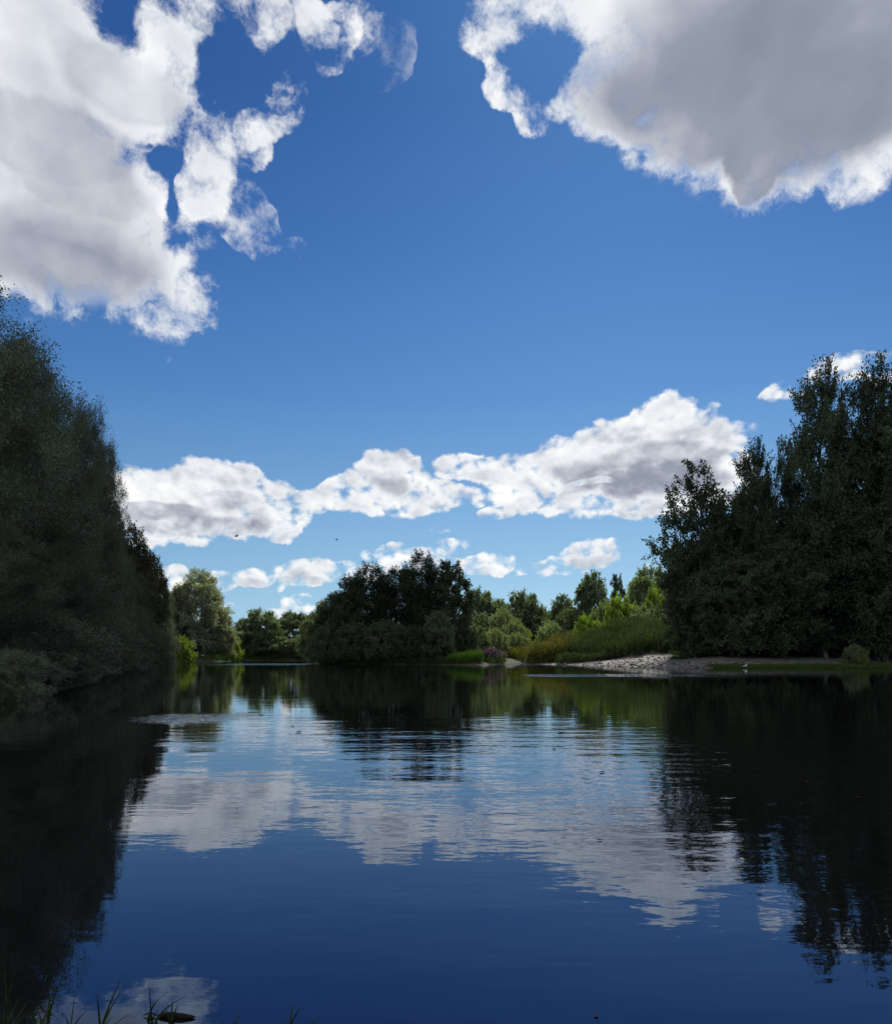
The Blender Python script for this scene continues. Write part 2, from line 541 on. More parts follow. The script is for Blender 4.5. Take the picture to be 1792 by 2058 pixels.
def ground_z(x, y):
    x, y = np.asarray(x, float), np.asarray(y, float)
    d = signed_dist(x, y)
    d = d + (vnoise(x, y, 1.7, 3) - .5) * .5 + (vnoise(x, y, .6, 5) - .5) * .2
    bar = is_bar(x, y)
    steep = np.where(d > 0, .35 * np.minimum(d, 2.0) + .05 * np.clip(d - 2, 0, 12), .40 * d)
    flat = np.where(d > 0, .095 * np.minimum(d, 13.5), .16 * d)
    z = steep * (1 - bar) + flat * bar
    z = np.maximum(z, -1.6)
    # mound that carries the tall weeds behind the bar
    z = z + 3.0 * np.exp(-(((x - 33) / 11.5) ** 2 + ((y - 124) / 10.0) ** 2)) * np.clip((d - 3) / 8, 0, 1)
    z = z + 1.1 * np.exp(-(((x - 17) / 5.0) ** 2 + ((y - 125) / 5.0) ** 2)) * np.clip((d - 1) / 4, 0, 1)
    z = z + 1.6 * np.clip((y - 130) / 80, 0, 1) * np.clip(d / 20, 0, 1) + (vnoise(x, y, 9, 1) - .5) * .35 * np.clip(d / 6, 0, 1)
    return np.where(d > 0.05, np.maximum(z, 0.012), z)


def build_ground():
    def axis(lo, hi, step, far, grow=1.22):
        a = list(np.arange(lo, hi + .01, step))
        s, v = step, hi
        while v < far:
            s *= grow
            v += s
            a.append(v)
        s, v = step, lo
        b = []
        while v > -far:
            s *= grow
            v -= s
            b.append(v)
        return np.array(b[::-1] + a)
    xs = axis(-66, 70, 0.7, 5000)
    ys = np.concatenate([axis(-2, 6, 0.25, 6, 1.2), np.arange(7, 74, 1.4), np.arange(74, 136, 0.55), np.arange(136, 212, 1.6)])
    ys = np.unique(np.round(np.concatenate([-np.cumsum(.5 * 1.25 ** np.arange(1, 36))[::-1] - 8, ys, 212 + np.cumsum(1.6 * 1.25 ** np.arange(1, 32))]), 3))
    X, Y = np.meshgrid(xs, ys)
    Z = ground_z(X, Y)
    nx, ny = len(xs), len(ys)
    co = np.stack([X, Y, Z], -1).reshape(-1, 3)
    i = np.arange(nx - 1)[None, :] + np.arange(ny - 1)[:, None] * nx
    f = np.stack([i, i + 1, i + 1 + nx, i + nx], -1).reshape(-1, 4)
    cx, cy = co[f].mean(1)[:, 0], co[f].mean(1)[:, 1]
    d = signed_dist(cx, cy)
    bar = (is_bar(cx, cy) > .5) & (d > -3) & (cx < 75) & (cy < 118.5 + 6 * (vnoise(cx, cy, 4, 7) - .5)) & \
        (d < 12 + 3 * (vnoise(cx, cy, 3, 8) - .5))
    bar |= ((cx - 29.0) / 2.2) ** 2 + ((cy - 100) / 6.5) ** 2 < 1 + .5 * (vnoise(cx, cy, 2, 9) - .5)
    bar &= ~((np.abs(cy - 80.2) < 1.9) & (cx > 28) & (vnoise(cx, cy, 2.5, 4) < .82))
    # earth, grass and leaf litter
    m, g = new_mat('bank_earth')
    geo = g.n('ShaderNodeNewGeometry')
    P = geo.outputs['Position']
    n1 = g.noise(P, .35, 6, .6)
    n2 = g.noise(P, 5.0, 6, .65)
    c = g.mix(g.ss(n1, .40, .60), (.030, .036, .013), (.048, .045, .022))
    c = g.mix(g.ss(n2, .45, .70), c, (.035, .055, .015))
    p = g.n('ShaderNodeBsdfPrincipled')
    g.put(p.inputs['Base Color'], c)
    p.inputs['Roughness'].default_value = .95
    bp = g.n('ShaderNodeBump')
    bp.inputs['Distance'].default_value = .08
    g.put(bp.inputs['Height'], n2)
    g.t.links.new(bp.outputs[0], p.inputs['Normal'])
    out = g.n('ShaderNodeOutputMaterial')
    g.t.links.new(p.outputs[0], out.inputs['Surface'])
    # gravel
    m2, g = new_mat('river_gravel')
    geo = g.n('ShaderNodeNewGeometry')
    P = geo.outputs['Position']
    vo = g.n('ShaderNodeTexVoronoi')
    g.put(vo.inputs['Vector'], P)
    vo.inputs['Scale'].default_value = 7.0
    sepc = g.n('ShaderNodeSeparateColor')
    g.put(sepc.inputs[0], vo.outputs['Color'])
    c = g.ramp(sepc.outputs[0], [(0, (.07, .066, .063)), (.5, (.12, .113, .108)), (1, (.21, .20, .19))])
    nb = g.noise(P, .5, 5, .6)
    c = g.mix(g.m('MULTIPLY', g.ss(nb, .48, .60), .75), c, (.105, .085, .058))
    sp = g.n('ShaderNodeSeparateXYZ')
    g.put(sp.inputs[0], P)
    wet = g.ss(sp.outputs[2], .09, .0)
    c = g.mix(g.m('MULTIPLY', wet, .6), c, (.05, .048, .042))
    p = g.n('ShaderNodeBsdfPrincipled')
    g.put(p.inputs['Base Color'], c)
    p.inputs['Roughness'].default_value = .8
    bp = g.n('ShaderNodeBump')
    bp.inputs['Distance'].default_value = .08
    bp.invert = True
    g.put(bp.inputs['Height'], vo.outputs['Distance'])
    g.t.links.new(bp.outputs[0], p.inputs['Normal'])
    out = g.n('ShaderNodeOutputMaterial')
    g.t.links.new(p.outputs[0], out.inputs['Surface'])

    for name, sel, mt, lab in (('ground', ~bar, m, 'dark earthy river banks and wood floor around the water'),
                               ('gravel_bar', bar, m2, 'pale grey gravel bar along the right bank')):
        ff = f[sel]
        used, inv = np.unique(ff, return_inverse=True)
        me = mesh_from(name, co[used], inv.reshape(ff.shape), mt, smooth=True)
        tag(obj(name, me), lab, kind='structure')


build_ground()


def build_water():
    m, g = new_mat('river_water')
    geo = g.n('ShaderNodeNewGeometry')
    P = geo.outputs['Position']
    sp = g.n('ShaderNodeSeparateXYZ')
    g.put(sp.inputs[0], P)
    x, y = sp.outputs[0], sp.outputs[1]
    # wind patches: where the surface is ruffled and where it lies still
    big = g.noise(g.vm('MULTIPLY', P, (.035, .06, 1)), 1.0, 4, .55)
    mid = g.noise(g.vm('MULTIPLY', P, (.10, .30, 1)), 1.0, 3, .5)
    ruff = g.m('MULTIPLY', g.ss(big, .36, .62), g.m('MULTIPLY', g.lin(mid, .3, .7, .45, 1.45), g.lin(y, 3.0, 7.0, .5, 1.2)))
    still = g.ss(y, 18, 9)            # the reach beyond lies calmer
    amp = g.m('ADD', .03, g.m('MULTIPLY', ruff, g.m('ADD', .05, g.m('MULTIPLY', still, .60))))

    def streak(x0, x1, y0, y1, soft_x, soft_y, k):
        a = g.m('MULTIPLY', g.ss(x, x0 - soft_x, x0 + soft_x), g.ss(x, x1 + soft_x, x1 - soft_x))
        b = g.m('MULTIPLY', g.ss(y, y0 - soft_y, y0 + soft_y), g.ss(y, y1 + soft_y, y1 - soft_y))
        return g.m('MULTIPLY', g.m('MULTIPLY', a, b), k)
    riff = streak(6.0, 17.5, 47.5, 52.5, 1.5, 1.0, 1.0)
    riff = g.m('MAXIMUM', riff, streak(-34, -21, 106, 126, 2, 3, 1.0))
    riff = g.m('MAXIMUM', riff, streak(-6.6, -4.6, 14.8, 16.8, .9, .9, .25))
    riff = g.m('MAXIMUM', riff, streak(6, 16, 104, 140, 1, 1, 1.0))
    small = g.noise(g.vm('MULTIPLY', P, (3.0, 5.0, 1)), 1.0, 3, .6)
    medium = g.noise(g.vm('MULTIPLY', P, (.95, 2.0, 1)), 1.0, 3, .5)
    tiny = g.noise(g.vm('MULTIPLY', P, (9, 14, 1)), 1.0, 2, .5)
    h = g.m('ADD', g.m('MULTIPLY', small, .012), g.m('MULTIPLY', medium, .045))
    h = g.m('ADD', h, g.m('MULTIPLY', tiny, .0016))
    h = g.m('MULTIPLY', h, amp)
    choppy = g.noise(g.vm('MULTIPLY', P, (5, 8, 1)), 1.0, 2, .5)
    h = g.m('ADD', h, g.m('MULTIPLY', g.m('MULTIPLY', choppy, riff), .10))
    bp = g.n('ShaderNodeBump')
    bp.inputs['Strength'].default_value = 1.0
    bp.inputs['Distance'].default_value = 1.0
    g.put(bp.inputs['Height'], h)
    p = g.n('ShaderNodeBsdfPrincipled')
    p.inputs['Base Color'].default_value = (.008, .0075, .007, 1)
    p.inputs['Roughness'].default_value = .012
    p.inputs['IOR'].default_value = 2.1
    p.inputs['Specular Tint'].default_value = (.09, .38, .88, 1)
    g.t.links.new(bp.outputs[0], p.inputs['Normal'])
    out = g.n('ShaderNodeOutputMaterial')
    g.t.links.new(p.outputs[0], out.inputs['Surface'])
    xs = np.linspace(-75, 135, 43)
    ys = np.linspace(-25, 212, 48)
    X, Y = np.meshgrid(xs, ys)
    co = np.stack([X, Y, 0 * X], -1).reshape(-1, 3)
    nx = len(xs)
    i = np.arange(nx - 1)[None, :] + np.arange(len(ys) - 1)[:, None] * nx
    f = np.stack([i, i + 1, i + 1 + nx, i + nx], -1).reshape(-1, 4)
    tag(obj('river_water', mesh_from('river_water', co, f, m)), 'calm dark river mirroring the sky, clouds and trees', kind='structure')


build_water()


# ------------------------------------------------------------------ trees
def tube(points, radii, sides=6):
    """one tapered tube along points; returns verts, quads"""
    pts = np.asarray(points, float)
    n = len(pts)
    d = np.gradient(pts, axis=0)
    d /= np.linalg.norm(d, axis=1, keepdims=True) + 1e-9
    ref = np.where(np.abs(d[:, 2:3]) > .9, np.array([[1., 0, 0]]), np.array([[0, 0, 1.]]))
    a = np.cross(d, ref)
    a /= np.linalg.norm(a, axis=1, keepdims=True) + 1e-9
    b = np.cross(d, a)
    th = np.arange(sides) / sides * 2 * math.pi
    ring = a[:, None, :] * np.cos(th)[None, :, None] + b[:, None, :] * np.sin(th)[None, :, None]
    v = (pts[:, None, :] + ring * np.asarray(radii)[:, None, None]).reshape(-1, 3)
    i = np.arange(sides)
    j = (i + 1) % sides
    f = np.concatenate([np.stack([i + k * sides, j + k * sides, j + (k + 1) * sides, i + (k + 1) * sides], -1) for k in range(n - 1)])
    return v, f


class Tubes:
    def __init__(self):
        self.v, self.f, self.n = [], [], 0

    def add(self, pts, rad, sides=6):
        v, f = tube(pts, rad, sides)
        self.v.append(v)
        self.f.append(f + self.n)
        self.n += len(v)

    def mesh(self, name, mat):
        return mesh_from(name, np.concatenate(self.v), np.concatenate(self.f), mat, smooth=True)


def leaves(rng, base, dirs, length, width, tone, flop=0.5):
    """diamond leaves, slightly folded: base (n,3) points, dirs (n,3) unit axes"""
    n = len(base)
    r = rng.normal(size=(n, 3))
    side = np.cross(dirs, r)
    side /= np.linalg.norm(side, axis=1, keepdims=True) + 1e-9
    up = np.cross(side, dirs)
    L = (length * rng.uniform(.65, 1.25, n))[:, None]
    W = (width * rng.uniform(.7, 1.2, n))[:, None]
    a = base
    tip = base + dirs * L
    m1 = base + dirs * L * .45 + side * W * .5 + up * W * .15
    m2 = base + dirs * L * .45 - side * W * .5 + up * W * .15
    co = np.stack([a, m1, tip, m2], 1).reshape(-1, 3)
    f = np.arange(n * 4).reshape(-1, 4)
    return co, f, tone


def crown_points(rng, prof, nc, lobes, shell):
    """clump centres in a unit crown (radius 1, height 1). prof: list of (height, radius)"""
    ph, pr = np.array(prof).T
    t = rng.uniform(ph[0], ph[-1], nc * 6)
    keep = rng.uniform(0, 1, nc * 6) < (np.interp(t, ph, pr) ** 1.3 + .08)
    t = t[keep][:nc]
    while len(t) < nc:
        t = np.concatenate([t, rng.uniform(ph[0], ph[-1], nc - len(t))])
    th = rng.uniform(0, 2 * math.pi, nc)
    ph1, ph2, ph3 = rng.uniform(0, 6.28, 3)
    lob = 1 + lobes * (np.sin(th * 3 + t * 9 + ph1) * .5 + np.sin(th * 5 - t * 17 + ph2) * .35 + np.sin(th * 2 + t * 31 + ph3) * .35)
    rr = (shell + (1 - shell) * rng.uniform(0, 1, nc) ** .6) * lob
    R_ = np.interp(t, ph, pr) * rr
    return np.stack([np.cos(th) * R_, np.sin(th) * R_, t], -1), t, th


PROFILES = {
    'willow': [(0.04, .55), (.15, .85), (.35, 1.0), (.55, .95), (.75, .72), (.9, .42), (1.0, .12)],
    'poplar': [(0.10, .45), (.25, .85), (.45, 1.0), (.65, .85), (.82, .58), (.93, .34), (1.0, .08)],
    'column': [(0.03, .7), (.2, .95), (.5, 1.0), (.7, .86), (.86, .6), (.95, .36), (1.0, .1)],
    'round': [(0.06, .55), (.2, .85), (.45, 1.0), (.68, .96), (.85, .72), (.95, .45), (1.0, .15)],
    'cone': [(0.05, .85), (.25, 1.0), (.45, .85), (.65, .6), (.85, .3), (1.0, .05)],
    'bush': [(0.0, .85), (.25, 1.0), (.5, .95), (.75, .75), (.92, .42), (1.0, .15)],
    'flat': [(0.0, .9), (.4, 1.0), (.75, .85), (1.0, .4)],
}


def make_tree(kind, H, Rad, mat, seed, nc=260, tw=5, lpt=26, leaf=(.22, .09), twig=1.0, lobes=.28, shell=.35, up=.35, droop=0.0, lean=0.0,
              trunk_r=.28, limbs=26, bark='bark', spread=.16, multi=1):
    """returns (crown mesh, trunk mesh); base at the origin, leaves carried on twigs that leave clump centres"""
    rng = np.random.default_rng(seed)
    c, t, th = crown_points(rng, PROFILES[kind], nc, lobes, shell)
    c = c * np.array([Rad, Rad, H])
    c[:, 0] += lean * (c[:, 2] / H) ** 1.6 * Rad
    out = np.stack([np.cos(th), np.sin(th), np.zeros(nc)], -1)
    # twigs
    td = out[:, None, :] * (.55) + rng.normal(size=(nc, tw, 3)) * .62
    td[..., 2] += up
    td[..., 0] += lean * .5
    td /= np.linalg.norm(td, axis=2, keepdims=True)
    tl = twig * rng.uniform(.5, 1.25, (nc, tw))
    top = np.clip((t - .75) / .25, 0, 1)[:, None]
    s = rng.uniform(.05, 1.0, (nc, tw, lpt))
    pos = c[:, None, None, :] + td[:, :, None, :] * (s * tl[..., None])[..., None]
    pos[..., 2] -= droop * (s ** 1.8) * tl[..., None]
    pos += rng.normal(size=pos.shape) * spread * twig * (1.15 - s[..., None] * .6)
    ld = td[:, :, None, :] * .55 + rng.normal(size=pos.shape) * .6
    ld[..., 2] -= droop * .8
    ld /= np.linalg.norm(ld, axis=3, keepdims=True)
    tone = (rng.uniform(0, 1, (nc, 1, 1)) * .5 + rng.uniform(0, 1, (nc, tw, 1)) * .22 + rng.uniform(0, 1, (nc, tw, lpt)) * .28)
    pos = pos.reshape(-1, 3)
    ok = pos[:, 2] > .12
    co, f, tn = leaves(rng, pos[ok], ld.reshape(-1, 3)[ok], leaf[0], leaf[1], tone.ravel()[ok])
    crown = mesh_from('crown', co, f, MAT[mat], attr=tn)
    # trunk and limbs
    T = Tubes()
    zs = np.linspace(-.6, H * .9, 9)
    wob = np.cumsum(rng.normal(size=(9, 2)) * .10 * H / 12, axis=0)
    wob -= wob[1]
    ax = np.stack([wob[:, 0] + lean * (np.clip(zs, 0, None) / H) ** 1.6 * Rad, wob[:, 1], zs], -1)
    rad = trunk_r * (1 - np.linspace(0, 1, 9)) ** .8 + .03
    rad[0] *= 1.5
    T.add(ax, rad, 8)
    pick = rng.choice(nc, min(limbs, nc), replace=False)
    for k in pick:
        tz = np.clip(c[k, 2] - rng.uniform(.12, .30) * H, .12 * H, .8 * H)
        p0 = np.array([np.interp(tz, zs, ax[:, 0]), np.interp(tz, zs, ax[:, 1]), tz])
        p3 = c[k] + np.array([0, 0, .1])
        mid = (p0 + p3) / 2 + rng.normal(size=3) * .12 * Rad * .5 - np.array([0, 0, .04 * H * .5])
        q = np.linspace(0, 1, 5)[:, None]
        pts = p0 * (1 - q) ** 2 + 2 * mid * q * (1 - q) + p3 * q ** 2
        r0 = np.interp(tz, zs, rad) * .45
        T.add(pts, np.linspace(r0, .018, 5), 5)
        for j in range(2):
            e = p3 + np.clip(rng.normal(size=3), -1.3, 1.3) * .07 * Rad + out[k] * .05 * Rad
            q0 = pts[3]
            T.add([q0, (q0 + e) / 2 + rng.normal(size=3) * .08, e], [.03, .02, .008], 4)
    return crown, T.mesh('trunk', MAT[bark])


LIB = {}


def lib(key, **kw):
    LIB[key] = (kw['H'], kw['Rad'], make_tree(**kw))


# near wood on the left bank: fine grey-green willow foliage
lib('willow_a', kind='column', H=18, Rad=5.5, mat='willow_dark', seed=11, nc=290, tw=14, lpt=50, leaf=(.15, .064), twig=1.9, up=.75, lobes=.42, spread=.12)
lib('willow_b', kind='willow', H=18, Rad=5.5, mat='willow_dark', seed=12, nc=270, tw=13, lpt=48, leaf=(.16, .066), twig=1.9, up=.35, droop=.25, lobes=.45, spread=.12)
lib('alder', kind='round', H=16, Rad=5.0, mat='alder', seed=13, nc=380, tw=6, lpt=20, leaf=(.28, .17), twig=1.2)
lib('shrub_dark', kind='bush', H=5, Rad=3.2, mat='willow_dark', seed=14, nc=220, tw=6, lpt=26, leaf=(.17, .06), twig=.8, trunk_r=.1, limbs=14)
# right wood: tall dark poplars with upswept sprays
lib('poplar_a', kind='poplar', H=30, Rad=6.0, mat='poplar_dark', seed=21, nc=300, tw=6, lpt=42, leaf=(.32, .22), twig=3.1, up=1.9, lobes=.42, shell=.2, trunk_r=.45, limbs=60, spread=.075)
lib('poplar_b', kind='column', H=30, Rad=6.0, mat='poplar_dark', seed=22, nc=380, tw=6, lpt=36, leaf=(.33, .24), twig=2.4, up=.95, lobes=.42, shell=.25, trunk_r=.45, limbs=60, spread=.085)
lib('poplar_open', kind='poplar', H=24, Rad=5.0, mat='poplar_dark', seed=23, nc=170, tw=5, lpt=34, leaf=(.32, .24), twig=2.2, up=1.3, lobes=.5, shell=.3, trunk_r=.35, limbs=80, spread=.10)
lib('maple', kind='round', H=15, Rad=5.5, mat='poplar_dark', seed=24, nc=380, tw=5, lpt=28, leaf=(.30, .20), twig=1.4, up=.1, lobes=.35)
lib('shrub_mid', kind='bush', H=5, Rad=3.5, mat='poplar_dark', seed=25, nc=170, tw=5, lpt=22, leaf=(.26, .15), twig=.9, trunk_r=.1, limbs=10)
# island
lib('wind_willow', kind='willow', H=15, Rad=4.5, mat='point_willow', seed=31, nc=330, tw=5, lpt=22, leaf=(.36, .15), twig=1.6, up=.55, lean=.18, lobes=.3, limbs=20)
lib('wind_willow_b', kind='round', H=15, Rad=4.5, mat='point_willow', seed=32, nc=330, tw=5, lpt=22, leaf=(.36, .15), twig=1.5, up=.5, lean=.12, lobes=.32, limbs=20)
lib('island_poplar', kind='column', H=16, Rad=3.2, mat='poplar_dark', seed=33, nc=170, tw=5, lpt=20, leaf=(.36, .26), twig=1.3, up=.7, lobes=.4, limbs=40)
# distance
lib('far_round', kind='round', H=14, Rad=6, mat='far', seed=41, nc=300, tw=6, lpt=18, leaf=(.46, .30), twig=1.5, limbs=12)
lib('far_willow', kind='willow', H=14, Rad=6, mat='far', seed=42, nc=300, tw=6, lpt=18, leaf=(.46, .30), twig=1.6, droop=.3, limbs=12, lobes=.35)
lib('far_cone', kind='cone', H=10, Rad=3.4, mat='poplar_dark', seed=43, nc=150, tw=5, lpt=16, leaf=(.40, .24), twig=1.0, limbs=10)
lib('far_pale', kind='round', H=14, Rad=5, mat='far_pale', seed=44, nc=300, tw=6, lpt=18, leaf=(.46, .30), twig=1.4, limbs=14, lobes=.38)
lib('silver_willow', kind='willow', H=20, Rad=6, mat='pale_willow', seed=45, nc=460, tw=6, lpt=24, leaf=(.40, .18), twig=1.6, droop=.15, up=.3, lobes=.36, limbs=40, trunk_r=.4)
lib('bright_bush', kind='bush', H=5, Rad=4, mat='bright', seed=46, nc=150, tw=5, lpt=18, leaf=(.34, .22), twig=1.0, limbs=8, trunk_r=.1)
lib('pale_bush', kind='bush', H=5, Rad=4, mat='far_pale', seed=47, nc=150, tw=5, lpt=18, leaf=(.34, .18), twig=1.0, limbs=8, trunk_r=.1)
lib('far_bush', kind='bush', H=5, Rad=4, mat='far', seed=48, nc=150, tw=5, lpt=18, leaf=(.36, .22), twig=1.0, limbs=8, trunk_r=.1)

_rot = np.random.default_rng(5)


def plant(name, key, u, y, vtop, hw, label, cat='tree', group=None, rz=None, x=None, base=None):
    """a tree standing at distance y under view column u, its top at row vtop, hw columns from middle to edge"""
    H0, R0, (crown, trunk) = LIB[key]
    X = wx(u, y) if x is None else x
    zb = float(ground_z(np.array([X]), np.array([y]))[0]) if base is None else base
    zb = max(zb, -.3)
    H = wz(vtop, y) - zb
    rad = hw / F * y
    o = empty(name, (X, y, zb), float(_rot.uniform(-.5, .5)) if rz is None else rz, (rad / R0, rad / R0, H / H0))
    tag(o, label, cat, group)
    obj('crown', crown, o)
    obj('trunk', trunk, o)
    return o


